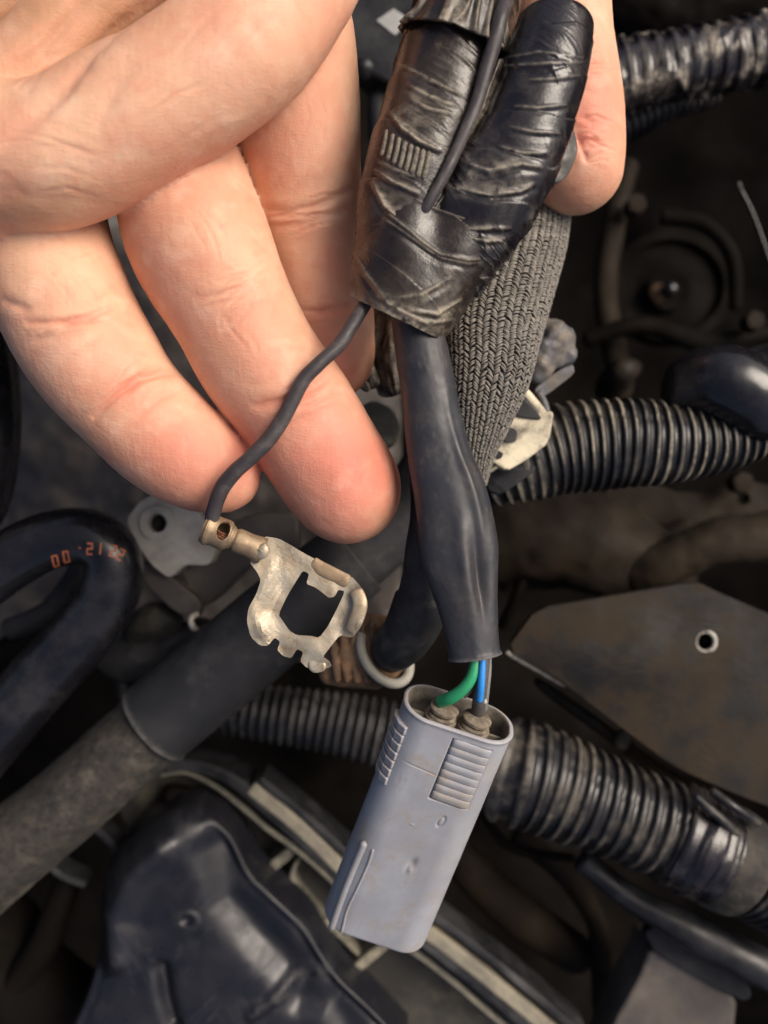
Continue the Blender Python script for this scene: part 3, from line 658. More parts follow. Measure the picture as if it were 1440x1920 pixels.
def build_plug():
    n, m = 420, 360
    sec = section(m); ns_ = sec / np.linalg.norm(sec, axis=1)[:, None]
    nrm = np.roll(sec, -1, 0) - np.roll(sec, 1, 0); nrm = np.stack([nrm[:, 1], -nrm[:, 0]], 1); nrm /= np.linalg.norm(nrm, axis=1)[:, None]
    W = np.concatenate([np.linspace(0, LEN - .12, n), LEN - .12 + .12 * np.sin(np.linspace(.1, 1, 8) * np.pi / 2)])
    sc = np.concatenate([np.zeros(n), .14 * (1 - np.cos(np.linspace(.1, 1, 8) * np.pi / 2))])
    u = sec[None, :, 0] - nrm[None, :, 0] * sc[:, None]; v = sec[None, :, 1] - nrm[None, :, 1] * sc[:, None]; w = np.repeat(W[:, None], m, 1)
    off = np.zeros_like(u); dust = np.zeros_like(u)
    # recessed grip window on the front
    c = [front_uw(*p) for p in ((842, 1391), (926, 1399), (886, 1517), (800, 1506))]
    u0 = (c[0][0] + c[3][0]) / 2; u1 = (c[1][0] + c[2][0]) / 2; w0 = (c[0][1] + c[1][1]) / 2; w1 = (c[2][1] + c[3][1]) / 2
    fr = (v > 0)
    ins = sst(0, .03, u - u0) * sst(0, .05, u1 - u) * sst(0, .03, w - w0) * sst(0, .03, w1 - w) * fr
    off -= .045 * ins * (1 - .55 * sst(u0, u1, u))
    edge = np.exp(-((np.abs(ins - .5) - 0) / .3) ** 2) * fr
    dust += .45 * edge + .55 * ins * sst(w0 + (w1 - w0) * .55, w1, w) * sst(-.3, .3, n3(u * 3, w * 3, 0, 71))
    # rim lip, seam line across, softly sunk marks
    off += .02 * np.exp(-(w / .05) ** 2)
    su, sw = front_uw(800, 1447)
    dseam = np.abs(w - (sw + .10 * (u + .2)))
    off -= .014 * np.exp(-(dseam / .012) ** 2) * sst(-.75, -.5, u) * (1 - sst(u0 - .05, u0, u)) * fr
    dust += .6 * np.exp(-(dseam / .012) ** 2) * sst(-.7, -.4, u) * (1 - sst(u0 - .05, u0, u)) * fr
    for (x, y, a, b, dep, ring) in ((826, 1541, .05, .11, .02, True), (770, 1622, .07, .16, .045, False), (773, 1546, .035, .02, -.012, False), (752, 1712, .04, .02, .0, False)):
        uu, ww = front_uw(x, y); r = np.hypot((u - uu + (w - ww) * .15) / a, (w - ww) / b)
        g = np.exp(-((r - 1) / .3) ** 2) if ring else np.exp(-r ** 2.4)
        off -= dep * g * fr; dust += (.5 if dep > 0 else 0) * np.exp(-((r - .8) / .5) ** 2) * fr * .7
    uu, ww = front_uw(768, 1630); r = np.hypot((u - uu) / .05, (w - ww) / .09); off += .035 * np.exp(-r ** 2) * fr
    off += .004 * n3(u * 2, v * 2, w * 2, 73, 3)
    # dirt round the head of the keel
    q = PX(LC(u, v, w)); dust += .9 * np.exp(-((q[..., 0] - 686) / 12) ** 2 - ((q[..., 1] - 1562) / 22) ** 2) * (v > -.2)
    scr = np.clip(1 - np.abs(n3(u * 6 + w * 1.2, w * .8, v, 75, 3)) * 16, 0, 1) * sst(.1, .4, n3(u * 2, w * 1.2, v, 76)); off -= .003 * scr; dust += .45 * scr
    dust += .35 * sst(.15, .5, n3(u * 1.5, v * 1.5, w * 1.1, 78, 3)) * sst(1.4, 3.6, w)
    dust += .35 * np.exp(-((LEN - w) / .08) ** 2) + .25 * np.exp(-(w / .06) ** 2)
    u = u * (1 + .055 * w / LEN); ou = u + nrm[None, :, 0] * off; ov = v + nrm[None, :, 1] * off
    rings = [LC(ou[i], ov[i], w[i]) for i in range(len(W))]; dl = list(dust)
    # inner wall
    th = .085
    si = section(m, HU - th, HV - th, CRN - th)
    pre = []
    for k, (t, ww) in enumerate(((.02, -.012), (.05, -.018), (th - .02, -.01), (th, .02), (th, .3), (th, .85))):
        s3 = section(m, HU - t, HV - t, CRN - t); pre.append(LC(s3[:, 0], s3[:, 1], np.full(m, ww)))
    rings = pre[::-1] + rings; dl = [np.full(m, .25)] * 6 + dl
    V = np.concatenate(rings); R = len(rings); a = np.arange(R * m).reshape(R, m)
    F = np.stack([a[:-1], np.roll(a[:-1], -1, 1), np.roll(a[1:], -1, 1), a[1:]], -1).reshape(-1, 4)
    F = [tuple(f) for f in F] + [tuple(a[0]), tuple(a[-1])]
    o = mk("housing", V, F, GREY, plug, attrs={"dust": np.clip(np.concatenate(dl), 0, 1)})
    import bmesh
    bm = bmesh.new(); bm.from_mesh(o.data); bmesh.ops.recalc_face_normals(bm, faces=bm.faces); bm.to_mesh(o.data); bm.free()
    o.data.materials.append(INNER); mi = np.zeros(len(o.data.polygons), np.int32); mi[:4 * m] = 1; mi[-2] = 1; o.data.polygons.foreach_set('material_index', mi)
    # shingled ribs in the window
    nr = 8
    for k in range(nr):
        f0 = k / nr; wa = w0 + .03 + (w1 - w0 - .06) * f0; wb = w0 + .03 + (w1 - w0 - .06) * (k + .86) / nr
        ua, ub = u0 + .05 + .02 * abs(k - 3.5) * 0, u1 - .05
        nu, nw = 14, 8; V = []; du = []
        for i in range(nu + 1):
            for j in range(nw + 1):
                fu, fw = i / nu, j / nw
                ux = ua + (ub - ua) * fu; wx = wa + (wb - wa) * fw
                e = min(fu * nu, (1 - fu) * nu, 2) / 2; e2 = min(fw * nw, (1 - fw) * nw, 2) / 2
                hgt = HV - .054 + .03 * fu + .034 * min(e, 1) * min(e2 + .15, 1) * (1.0 - .45 * abs(2 * fw - .7)) * (1 - .5 * fu)
                cu = HV - CRN + math.sqrt(max(CRN ** 2 - max(ux - (HU - CRN), 0) ** 2, 0)) - HV
                V.append(LC(ux, hgt + cu, wx)); du.append(.15 + .5 * (k / nr) ** 2)
        idx = np.arange((nu + 1) * (nw + 1)).reshape(nu + 1, nw + 1)
        F = np.stack([idx[:-1, :-1], idx[1:, :-1], idx[1:, 1:], idx[:-1, 1:]], -1).reshape(-1, 4)
        r_ = mk("grip_rib", V, F, GREY, o, attrs={"dust": du}); r_.modifiers.new("t", 'SOLIDIFY').thickness = .05
    # stepped side grip on the rounded flank
    nn = 7; wa, wb = .30, 1.62
    for k in range(nn):
        a0 = wa + (wb - wa) * k / nn; a1 = wa + (wb - wa) * (k + 1) / nn - .02
        V = []; F = []
        for (ang, rr) in ((128, .0), (128, .075), (146, .095), (168, .10), (186, .09), (186, .0)):
            a = math.radians(ang); cx, cy = -HU + CRN, HV - CRN if ang < 180 else HV - CRN
            for ww, ex in ((a0, .0), (a1, -.03)):
                V.append(LC(cx + (CRN + rr + (ex if rr else 0) - .02 * (rr == 0)) * math.cos(a), cy + (CRN + rr + (ex if rr else 0) - .02 * (rr == 0)) * math.sin(a), ww))
        for i in range(5): F.append((2 * i, 2 * i + 1, 2 * i + 3, 2 * i + 2))
        F += [tuple(range(0, 12, 2)), tuple(range(1, 12, 2))[::-1]]
        r_ = mk("side_grip_step", V, F, GREY, o, smooth=False, attrs={"dust": [.35] * 12})
        bv = r_.modifiers.new("b", 'BEVEL'); bv.width = .02; bv.segments = 2
    # keel and second guide rib on the flank
    Vh = np.concatenate([LC(sec[:, 0], sec[:, 1], np.full(m, ww)) for ww in np.linspace(0, LEN, 160)]); qh = PX(Vh)
    vn = np.concatenate([nrm] * 160); facing = (vn @ np.array([au[2], av[2]])) > 0
    def near(x, y):
        d = np.hypot(qh[:, 0] - x, qh[:, 1] - y) + 1e4 * (~facing); i = int(np.argmin(d)); return Vh[i], au * vn[i, 0] + av * vn[i, 1]
    for pts, r0 in ((((686, 1576), (672, 1608), (655, 1650), (640, 1690), (625, 1733)), .072), (((700, 1590), (690, 1620), (668, 1668), (652, 1705), (642, 1742)), .03)):
        pl = []
        for x, y in pts:
            p, nv_ = near(x, y); pl.append(tuple(p + nv_ * (.015 if r0 > .05 else .0)) + (r0,))
        p, nv_ = near(*pts[-1]); pl.append(tuple(p + nv_ * .0 + aw_ * .12) + (r0 * .9,))
        tube("guide_keel", GREY, o, pl, n=60, m=16, world=True, rnd=(.06, .08), dr=lambda s, t, S: (0 * s, .35 + 0 * s))
    # socket floor, towers, seals
    s3 = section(64, HU - .06, HV - .06, CRN - .06)
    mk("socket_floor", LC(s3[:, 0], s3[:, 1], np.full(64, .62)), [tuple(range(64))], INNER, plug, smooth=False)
    for cu in (-.27, .33):
        def lp(v, w0_, w1_, r, k=5): return [tuple(LC(cu, v, w0_ + (w1_ - w0_) * i / (k - 1))) + (r,) for i in range(k)]
        tw = tube("terminal_tower", SEAL, plug, lp(.0, .12, .7, .30), n=20, m=40, world=True, rnd=(.04, 0), dr=lambda s, t, S: (.006 * n3(s * 3, np.cos(t) * 2, np.sin(t) * 2, 4), .3 + 0 * s))
        tube("rubber_seal", SEAL, tw, lp(.02, -.09, .3, .262), n=70, m=48, world=True, rnd=(.06, 0),
             dr=lambda s, t, S: (-.035 * np.exp(-((s - .15) / .025) ** 2) + .012 * n3(s * 4, np.cos(t) * 2, np.sin(t) * 2, 9), np.clip(.35 + n3(s * 4, np.cos(t) * 2, np.sin(t) * 2, 19), 0, 1)))
    # webs between the towers
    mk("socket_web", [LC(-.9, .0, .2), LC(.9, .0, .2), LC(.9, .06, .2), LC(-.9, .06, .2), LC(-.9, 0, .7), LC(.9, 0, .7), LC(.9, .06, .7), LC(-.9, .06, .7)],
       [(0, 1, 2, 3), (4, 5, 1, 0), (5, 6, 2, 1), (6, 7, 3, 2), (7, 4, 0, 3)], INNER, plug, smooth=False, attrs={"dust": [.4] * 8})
build_plug()

# ================================================================ brass terminal
term = thing("crimp_terminal", "tarnished brass crimp terminal with a squarish open ring, hanging off the thin black wire", "terminal")
def poly_sheet(name, outer, holes, z, th, mat, parent, dz=None, bevel=.012, world=False, dust=0.0, sub=0.0, smooth=False):
    """flat sheet with real thickness from an outline (and holes)"""
    from mathutils.geometry import tessellate_polygon
    import bmesh
    loops = [outer] + list(holes)
    conv = (lambda p: Vector((p[0], p[1], z))) if world else (lambda p: Vector(P(p[0], p[1], z)))
    L3 = [[conv(p) for p in lp] for lp in loops]
    flat = [v for lp in L3 for v in lp]
    tris = tessellate_polygon([[Vector((v.x, v.y, 0)) for v in lp] for lp in L3])
    bm = bmesh.new(); top = [bm.verts.new(v) for v in flat]
    for t in tris:
        try: bm.faces.new([top[i] for i in t])
        except ValueError: pass
    bmesh.ops.recalc_face_normals(bm, faces=bm.faces)
    if sum(f.normal.z for f in bm.faces) < 0: bmesh.ops.reverse_faces(bm, faces=bm.faces)
    if sub:
        for _ in range(6):
            ed = [e for e in bm.edges if e.calc_length() > sub]
            if not ed: break
            bmesh.ops.subdivide_edges(bm, edges=ed, cuts=1, use_grid_fill=False); bmesh.ops.triangulate(bm, faces=bm.faces)
    g = bmesh.ops.extrude_face_region(bm, geom=list(bm.faces)); nv = [e for e in g['geom'] if isinstance(e, bmesh.types.BMVert)]
    # the original faces become the underside
    for v in nv: v.co.z += 0
    for f in list(bm.faces): pass
    newset = set(nv)
    for v in bm.verts:
        if v not in newset: v.co.z -= th
    if dz:
        for v in bm.verts: v.co.z += dz(*PX(np.array(v.co)))
    bmesh.ops.recalc_face_normals(bm, faces=bm.faces)
    me = bpy.data.meshes.new(name); bm.to_mesh(me); bm.free()
    at = me.attributes.new("dust", 'FLOAT', 'POINT'); at.data.foreach_set("value", np.full(len(me.vertices), dust, np.float32))
    me.materials.append(mat); o = bpy.data.objects.new(name, me); C.objects.link(o); o.parent = parent
    if smooth: me.polygons.foreach_set("use_smooth", np.full(len(me.polygons), True))
    if bevel:
        b = o.modifiers.new("b", 'BEVEL'); b.width = bevel; b.segments = 2; b.limit_method = 'ANGLE'; b.angle_limit = math.radians(40)
    return o
zq = lambda x, y: (340 + x / 3.4286, 900 + y / 3.4286)
def rounded(pts, it=2):
    p = np.array(pts, float)
    for _ in range(it):
        q = np.roll(p, -1, 0); p = np.stack([p * .84 + q * .16, p * .16 + q * .84], 1).reshape(-1, 2)
    return [tuple(x) for x in p]
outer = [zq(*p) for p in ((480, 420), (530, 362), (620, 375), (720, 430), (820, 490), (1095, 622), (1150, 680), (1188, 750), (1188, 860), (1130, 975), (1095, 1012), (1018, 1000), (960, 1070), (908, 1140),
         (950, 1170), (965, 1205), (880, 1232), (800, 1213), (762, 1170), (782, 1108), (742, 1088), (704, 1152), (650, 1140), (614, 1096), (634, 1040), (600, 1012), (560, 1062), (510, 1062), (450, 1005), (430, 900), (440, 820), (490, 730), (520, 640), (495, 590), (440, 525))]
hole = [zq(*p) for p in ((780, 583), (822, 602), (803, 668), (860, 690), (905, 722), (948, 758), (985, 750), (1010, 705), (1052, 716), (1000, 830), (940, 945), (885, 1015), (830, 1003), (740, 1000), (690, 968), (650, 910), (622, 868), (680, 745), (735, 655))]
def tdz(x, y):
    # curled outer wings
    d, _ = polydist(np.array([[x, y]]), [zq(780, 560), zq(640, 850), zq(700, 990)]); w = sst(10, 50, d[0]) * sst(530, 505, x) * sst(1030, 1090, y)
    d2, _ = polydist(np.array([[x, y]]), [zq(1050, 700), zq(960, 1000)]); w2 = sst(14, 45, d2[0]) * sst(610, 650, x) * sst(1085, 1120, y)
    d3, _ = polydist(np.array([[x, y]]), [zq(620, 900), zq(900, 1040)]); w3 = sst(15, 60, d3[0]) * sst(1165, 1200, y)
    return .16 * w + .16 * w2 - .10 * w3 + .012 * math.sin(x * .11) * math.sin(y * .09)
tp = poly_sheet("ring_plate", rounded(outer, 1), [rounded(hole, 1)], 1.12, .055, BRASS, term, dz=tdz, bevel=.007, dust=.35, sub=.09)
tp["label"] = "open stamped ring with small bent tabs"
# folded lips on the plate
def tdr(s, t, S): return .012 * n3(s * 4, np.cos(t), np.sin(t), 15), .25 + 0 * s
tube("folded_edge", BRASS_D, term, [zq(830, 530) + (1.10, 13, .3), zq(950, 596) + (1.11, 14, .3), zq(1080, 660) + (1.10, 13, .3)], n=40, m=18, rnd=(.06, .06), dr=tdr)
tube("folded_edge", BRASS, term, [zq(1115, 700) + (1.2, 13, .4), zq(1150, 790) + (1.26, 14, .4), zq(1125, 890) + (1.24, 14, .4), zq(1085, 985) + (1.18, 10, .4)], n=40, m=18, rnd=(.08, .08), dr=tdr)
tube("folded_edge", BRASS, term, [zq(880, 1140) + (1.03, 12, .22), zq(860, 1195) + (1.03, 13, .22), zq(930, 1195) + (1.06, 8, .3)], n=30, m=16, rnd=(.08, .05), dr=tdr)
# crimp barrel: an open-seamed tube with an oval window
def barrel():
    A = np.array(zq(150, 300)); B = np.array(zq(520, 455)); n, m = 220, 220
    S = Sweep([tuple(A) + (1.35, 29), tuple(A * .62 + B * .38) + (1.33, 29), tuple(A * .55 + B * .45) + (1.32, 24), tuple(A * .2 + B * .8) + (1.27, 23), tuple(B) + (1.2, 26)], n)
    th = np.linspace(.0, 2 * np.pi, m, endpoint=False)
    wx, wy = zq(270, 325)
    V = []
    for i in range(n):
        for t in th:
            f = S.s[i] / S.L
            r = S.r[i] + .03 * math.exp(-((f - .08) / .05) ** 2) - .03 * math.exp(-((f - .5) / .03) ** 2) + .004 * math.sin(f * 23)
            V.append(S.c[i] + S.S[i] * r * math.cos(t) + S.U[i] * r * .95 * math.sin(t))
    V = np.array(V); q = PX(V); up = V[:, 2] > 1.3
    ax = (B - A) / np.linalg.norm(B - A); dx = (q - (wx, wy)) @ ax; dy = (q - (wx, wy)) @ np.array([-ax[1], ax[0]])
    inside = ((dx / 12) ** 2 + (dy / 19) ** 2 < 1) & up
    idx = np.arange(n * m).reshape(n, m); F = np.stack([idx[:-1], np.roll(idx[:-1], -1, 1), np.roll(idx[1:], -1, 1), idx[1:]], -1).reshape(-1, 4)
    keep = ~inside[F].any(1)
    k2 = []; F = F[keep]
    used = np.unique(F); mp = -np.ones(len(V), int); mp[used] = np.arange(len(used))
    o = mk("crimp_barrel", V[used], mp[F], BRASS_D, term, attrs={"dust": np.full(len(used), .3)})
    import bmesh
    bm = bmesh.new(); bm.from_mesh(o.data); bmesh.ops.recalc_face_normals(bm, faces=bm.faces); bm.to_mesh(o.data); bm.free()
    md = o.modifiers.new("t", 'SOLIDIFY'); md.thickness = .05; md.offset = -1
    bv = o.modifiers.new("b", 'BEVEL'); bv.width = .01; bv.limit_method = 'ANGLE'
    c = np.array([wx, wy])
    for k in range(3, 6):
        a = c - ax * 16 + np.array([-ax[1], ax[0]]) * (k * 4 - 8) ; b = c + ax * 18 + np.array([-ax[1], ax[0]]) * (k * 4 - 8)
        tube("copper_strand", COPPER, term, [tuple(a) + (1.33 + .03 * (k % 2), 2.6), tuple((a + b) / 2 + (0, 2)) + (1.37, 2.6), tuple(b) + (1.33, 2.6)], n=10, m=8)
    # rolled collars of the crimp
    tube("crimp_collar", BRASS_D, term, [tuple(A + ax * 2) + (1.35, 31), tuple(A + ax * 9) + (1.35, 32), tuple(A + ax * 15) + (1.35, 31)], n=16, m=48, rnd=(.06, .06), cap=(False, False), solid=.05)
barrel()
tube("solder_tab", BRASS, term, [zq(500, 420) + (1.38, 12, .5), zq(520, 455) + (1.4, 14, .5), zq(480, 480) + (1.36, 12, .5)], n=20, m=14, rnd=(.05, .05), dr=tdr)

# ================================================================ braided loom sleeve
braid = thing("braided_sleeve", "grey-brown dusty braided fabric sleeve running down behind the taped harness", "braided sleeve")
BP = [(1004, 270, -1.9, 60, .8), (1004, 350, -1.75, 64, .8), (985, 440, -1.3, 76, .8), (956, 520, -.8, 84, .75), (928, 610, -.4, 86, .75), (915, 700, -.2, 76, .75), (898, 780, -.4, 58, .8), (884, 850, -.7, 40, .85), (878, 905, -1.1, 30, .9)]
SB = Sweep(BP, 200)
tube("sleeve_core", BRAID_IN, braid, None, m=48, S=SB)
def weave():
    cols = 21; pitch = .086; rows_ = int(SB.L / pitch)
    V, F, du = [], [], []
    ring = [(math.cos(a), math.sin(a)) for a in np.linspace(0, 2 * np.pi, 6, endpoint=False)]
    c0 = []; th0 = []; lf = []
    rr = np.random.default_rng(3)
    for c in range(cols):
        for r in range(rows_):
            for sgn in (0, 1):
                for yk in (0, 1):
                    c0.append((c, r, sgn, yk))
    base = np.array(c0)
    j = rr.normal(0, 1, (len(base), 4))
    tw = .10
    K = 6
    tt = np.linspace(0, 1, K); prof = np.array([.6, 1, 1.1, 1.1, 1, .6])
    dth = 2 * np.pi / cols
    ths = (base[:, 0, None] + .5 * base[:, 2, None] + .02 + .50 * tt[None] * 1.0) * dth
    # left half slants down, right half slants up: a chevron
    slant = np.where(base[:, 2, None] == 0, tt[None], 1 - tt[None]) * pitch * .85
    sv = base[:, 1, None] * pitch + base[:, 3, None] * pitch * .48 + slant + .5 * pitch * (base[:, 0, None] % 2) * 0 + j[:, :1] * .011 + .03 * np.sin(base[:, 1:2] * .21 + base[:, :1])
    ths = ths + tw * sv + j[:, 1:2] * .01
    lift = .015 + .028 * np.sin(np.clip(tt, 0, 1) * np.pi)[None] + j[:, 2:3] * .004
    ok = sv.max(1) < SB.L
    ths, sv, lift, base = ths[ok], sv[ok], np.broadcast_to(lift, ths.shape)[ok], base[ok]
    cen = SB.at(sv, ths, lift); out = SB.at(sv, ths, lift + .1) - cen; out /= np.linalg.norm(out, axis=-1, keepdims=True)
    tg = np.gradient(cen, axis=1); tg /= np.linalg.norm(tg, axis=-1, keepdims=True) + 1e-9; sd_ = np.cross(tg, out)
    R = .0215
    for i in range(len(cen)):
        b0 = len(V)
        for k in range(K):
            for ca, sa in ring: V.append(cen[i, k] + sd_[i, k] * R * prof[k] * ca + out[i, k] * R * .75 * prof[k] * sa)
        for k in range(K - 1):
            for a in range(6): F.append((b0 + k * 6 + a, b0 + k * 6 + (a + 1) % 6, b0 + (k + 1) * 6 + (a + 1) % 6, b0 + (k + 1) * 6 + a))
        du += [float(.35 + .3 * rng.random())] * (6 * K)
    mk("woven_yarn", np.array(V), np.array(F), BRAID, braid, attrs={"dust": du}, kind="stuff")
weave()
# ================================================================ the engine bay behind
def sheet(name, mat, x0, x1, y0, y1, z, amp, n=160, seed=1, sc=.35, parent=None, kind="structure", fn=None):
    xs, ys = np.meshgrid(np.linspace(x0, x1, n), np.linspace(y0, y1, n), indexing='ij')
    zz = z + amp * n3(xs * sc, ys * sc, 0, seed, 4)
    if fn is not None: zz = zz + fn(xs, ys)
    V = np.stack([xs, ys, zz], -1).reshape(-1, 3); i = np.arange(n * n).reshape(n, n)
    F = np.stack([i[:-1, :-1], i[1:, :-1], i[1:, 1:], i[:-1, 1:]], -1).reshape(-1, 4)
    return mk(name, V, F, mat, parent, kind=kind)
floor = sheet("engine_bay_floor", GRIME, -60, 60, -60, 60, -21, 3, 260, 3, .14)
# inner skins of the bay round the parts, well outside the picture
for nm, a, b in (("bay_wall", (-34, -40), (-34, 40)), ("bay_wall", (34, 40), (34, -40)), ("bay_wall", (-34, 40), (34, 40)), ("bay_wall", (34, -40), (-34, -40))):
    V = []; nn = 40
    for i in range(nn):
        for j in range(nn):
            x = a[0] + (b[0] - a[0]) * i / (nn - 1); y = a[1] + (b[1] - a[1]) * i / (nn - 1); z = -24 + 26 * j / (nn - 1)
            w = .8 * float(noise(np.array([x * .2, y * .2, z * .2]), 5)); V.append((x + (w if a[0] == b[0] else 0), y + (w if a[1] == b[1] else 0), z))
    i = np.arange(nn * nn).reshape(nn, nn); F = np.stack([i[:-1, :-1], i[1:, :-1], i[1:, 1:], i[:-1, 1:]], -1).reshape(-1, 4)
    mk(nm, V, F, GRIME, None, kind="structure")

def corr(pitch, amp, seed=1, sharp=2.2, crush=.0, dustv=.8, tilt=0.0, side=1):
    """corrugation: flat-topped rings, dusty between"""
    def f(s, t, S):
        ss = s + tilt * np.cos(t) + .012 * n3(s * 2, np.cos(t), np.sin(t), seed)
        w = np.tanh(sharp * np.sin(2 * np.pi * ss / pitch)) / math.tanh(sharp)
        hot = np.exp(-((((ss / pitch) % 1) - .25) / .10) ** 2)
        b = n3(s * .9, np.cos(t) * 1.3, np.sin(t) * 1.3, seed + 4)
        c = n3(s * .5, np.cos(t), np.sin(t), seed + 6)
        d = hot * dustv * sst(-.35, .3, b) * (.6 + .5 * n3(s * 5, np.cos(t) * 3, np.sin(t) * 3, seed + 8))
        ri = np.floor(ss / pitch); hh_ = _h((ri + 900).astype(np.int64), np.int64(seed) + 0 * ri.astype(np.int64), 0 * ri.astype(np.int64), 5)
        d = d * (.35 + .9 * hh_); w = w * (.8 + .35 * hh_); seam = np.exp(-((np.angle(np.exp(1j * (t - 2.2 - .15 * np.sin(s))))) / .035) ** 2); w = w - 1.0 * seam
        return amp * w * (1 - crush * sst(0, .4, c)) + .05 * n3(s * .6, np.cos(t), np.sin(t), seed + 7), np.clip(d, 0, 1)
    return f

# ---- braided-side conduit with its clip
o = tube("corrugated_conduit", CONDUIT, None, [(880, 905, -2.9, 46), (925, 885, -2.7, 66), (985, 862, -2.6, 80), (1060, 842, -2.6, 84), (1150, 832, -2.6, 82), (1250, 830, -2.6, 76), (1340, 822, -2.7, 66), (1420, 800, -2.8, 58), (1500, 770, -2.9, 52)],
     n=860, m=72, dr=corr(.232, .045, 5, crush=.5, dustv=1.9, tilt=.03))
tag(o, "dusty black ribbed conduit beside the cream clip, running out under the glossy black elbow", "conduit")
clip = thing("conduit_clip", "cream plastic clip strapped on the end of the ribbed conduit, beside the braided sleeve", "clip")
poly_sheet("saddle", rounded([(1040, 768), (1030, 830), (988, 862), (950, 884), (908, 856), (918, 812), (940, 776), (952, 742), (1010, 776)], 1), [], -1.3, .6, CREAM, clip, bevel=.05)
for pts in ([(962, 726), (1006, 768), (1018, 788), (966, 782), (950, 760)], [(948, 798), (972, 806), (968, 830), (940, 828)], [(930, 842), (946, 850), (938, 862), (921, 854)]):
    poly_sheet("clip_insert", rounded(pts, 1), [], -1.24, .22, CONDUIT2, clip, bevel=.03)
poly_sheet("strap", rounded([(902, 884), (968, 838), (1030, 800), (1040, 830), (1010, 880), (940, 930), (912, 918)], 1), [], -1.62, .3, PLASTIC, clip, bevel=.06, dz=lambda x, y: -.002 * abs(x - 975))
tube("tab", CREAM, clip, [(962, 706, -1.3, 7, .6), (985, 735, -1.25, 8, .6), (1008, 762, -1.3, 8, .6), (1030, 790, -1.5, 7, .6)], n=30, m=14, rnd=(.05, .05))
tube("strap_edge", BEIGE, clip, [(905, 892, -1.45, 3.5), (945, 866, -1.38, 4), (968, 850, -1.34, 4)], n=20, m=10, rnd=(.03, .03))
fit = thing("pipe_fitting", "corroded grey metal fitting on a bent bracket beside the braided sleeve", "fitting")
g = SDF(P(960, 740, -3) - [0, .3, .4], P(1110, 590, -1) + [0, .3, .6], .045)
g.chain([(1006, 655, -2.0, 34), (1025, 640, -1.9, 36), (1040, 662, -2.0, 34)], .2, 4); g.chain([(1000, 640, -1.75, 14), (1022, 625, -1.7, 16), (1046, 640, -1.75, 14)], .1, 4)
g.chain([(1005, 690, -1.8, 20), (1030, 680, -1.8, 22)], .15, 3)
V, F = g.mesh(); V = V + vnormals(V, F) * (.22 * fbm(V * 2.2, 4, 3))[:, None]
mk("fitting_body", V, F, BOLTM, fit)
poly_sheet("bracket_foot", rounded([(1075, 682), (1078, 700), (1024, 742), (1004, 744), (1002, 728), (1050, 692)], 1), [], -1.75, .22, BOLTM, fit, bevel=.03)
tube("bracket_rod", BOLTM, fit, [(1008, 735, -1.75, 8), (1022, 760, -1.8, 7), (1030, 800, -1.9, 6)], n=16, m=12)

# ---- conduits low in the picture
o = tube("corrugated_conduit", CONDUIT2, None, [(360, 1318, -5.6, 44), (480, 1335, -5.4, 50), (600, 1352, -5.3, 54), (740, 1380, -5.2, 60), (900, 1420, -5.4, 62), (1000, 1450, -5.6, 60)], n=640, m=56, dr=corr(.235, .045, 15, dustv=.55))
tag(o, "fine ribbed dark conduit passing behind the grey plug", "conduit")
cb = thing("corrugated_conduit", "thick ribbed black conduit with a glossy tape joint, under the painted bracket plate", "conduit")
tube("ribbed_tube", CONDUIT, cb, [(850, 1404, -5.0, 58), (905, 1424, -4.6, 76), (955, 1443, -4.25, 95), (1010, 1460, -4.2, 96), (1100, 1495, -4.2, 90), (1190, 1530, -4.2, 86), (1275, 1565, -4.2, 88)], n=420, m=72, dr=corr(.335, .06, 25, crush=.3, dustv=.55, tilt=-.03))
def jdr(s, t, S):
    a = n3(s * 5, np.cos(t) * .8, np.sin(t) * .8, 81, 2)
    return .05 * np.clip(1 - np.abs(a) * 3, 0, 1) + .02 * np.sin(s * 14), .2 * np.clip(n3(s * 2, np.cos(t) * 2, np.sin(t) * 2, 83), 0, 1)
tube("tape_joint", TAPE_B, cb, [(1258, 1556, -4.15, 94), (1300, 1576, -4.1, 97), (1350, 1602, -4.15, 94)], n=120, m=90, dr=jdr)
tube("strap", HOSE_D, cb, [(1338, 1596, -4.15, 97), (1362, 1609, -4.1, 99), (1386, 1622, -4.15, 96)], n=30, m=64, rnd=(.08, .08))
tube("ribbed_tube", CONDUIT, cb, [(1380, 1618, -4.3, 84), (1430, 1645, -4.4, 84), (1520, 1700, -4.6, 80)], n=200, m=64, dr=corr(.26, .06, 35, dustv=.4))
tube("loose_strand", CONDUIT, cb, [(1300, 1490, -3.2, 8), (1345, 1530, -3.05, 9), (1385, 1565, -3.2, 9)], n=30, m=14, rnd=(.05, .05))
tube("loose_strand", CONDUIT, cb, [(1330, 1480, -3.3, 8), (1375, 1512, -3.1, 9), (1425, 1545, -3.3, 9)], n=30, m=14, rnd=(.05, .05))
o = tube("taped_conduit", TAPE_B, None, [(1080, 168, -4.6, 60), (1160, 148, -4.5, 62), (1250, 128, -4.4, 62), (1350, 108, -4.4, 62), (1500, 84, -4.4, 62)], n=420, m=80,
     dr=lambda s, t, S: tuple(a * k + b for a, b, k in zip(corr(.36, .045, 45, dustv=.5, crush=.9)(s, t, S), wraps(48, 1.1, .6, .02, .06, freq=3)(s, t, S), (1, .6))))
tag(o, "glossy taped ribbed conduit crossing behind the fingertip at the top", "conduit")
o = tube("corrugated_conduit", CONDUIT, None, [(1100, 268, -6.6, 38), (1180, 225, -6.6, 36), (1260, 190, -6.7, 32), (1330, 170, -7, 30)], n=260, m=48, dr=corr(.22, .04, 55, dustv=.9))
tag(o, "thin dusty ribbed conduit below the glossy taped conduit", "conduit")

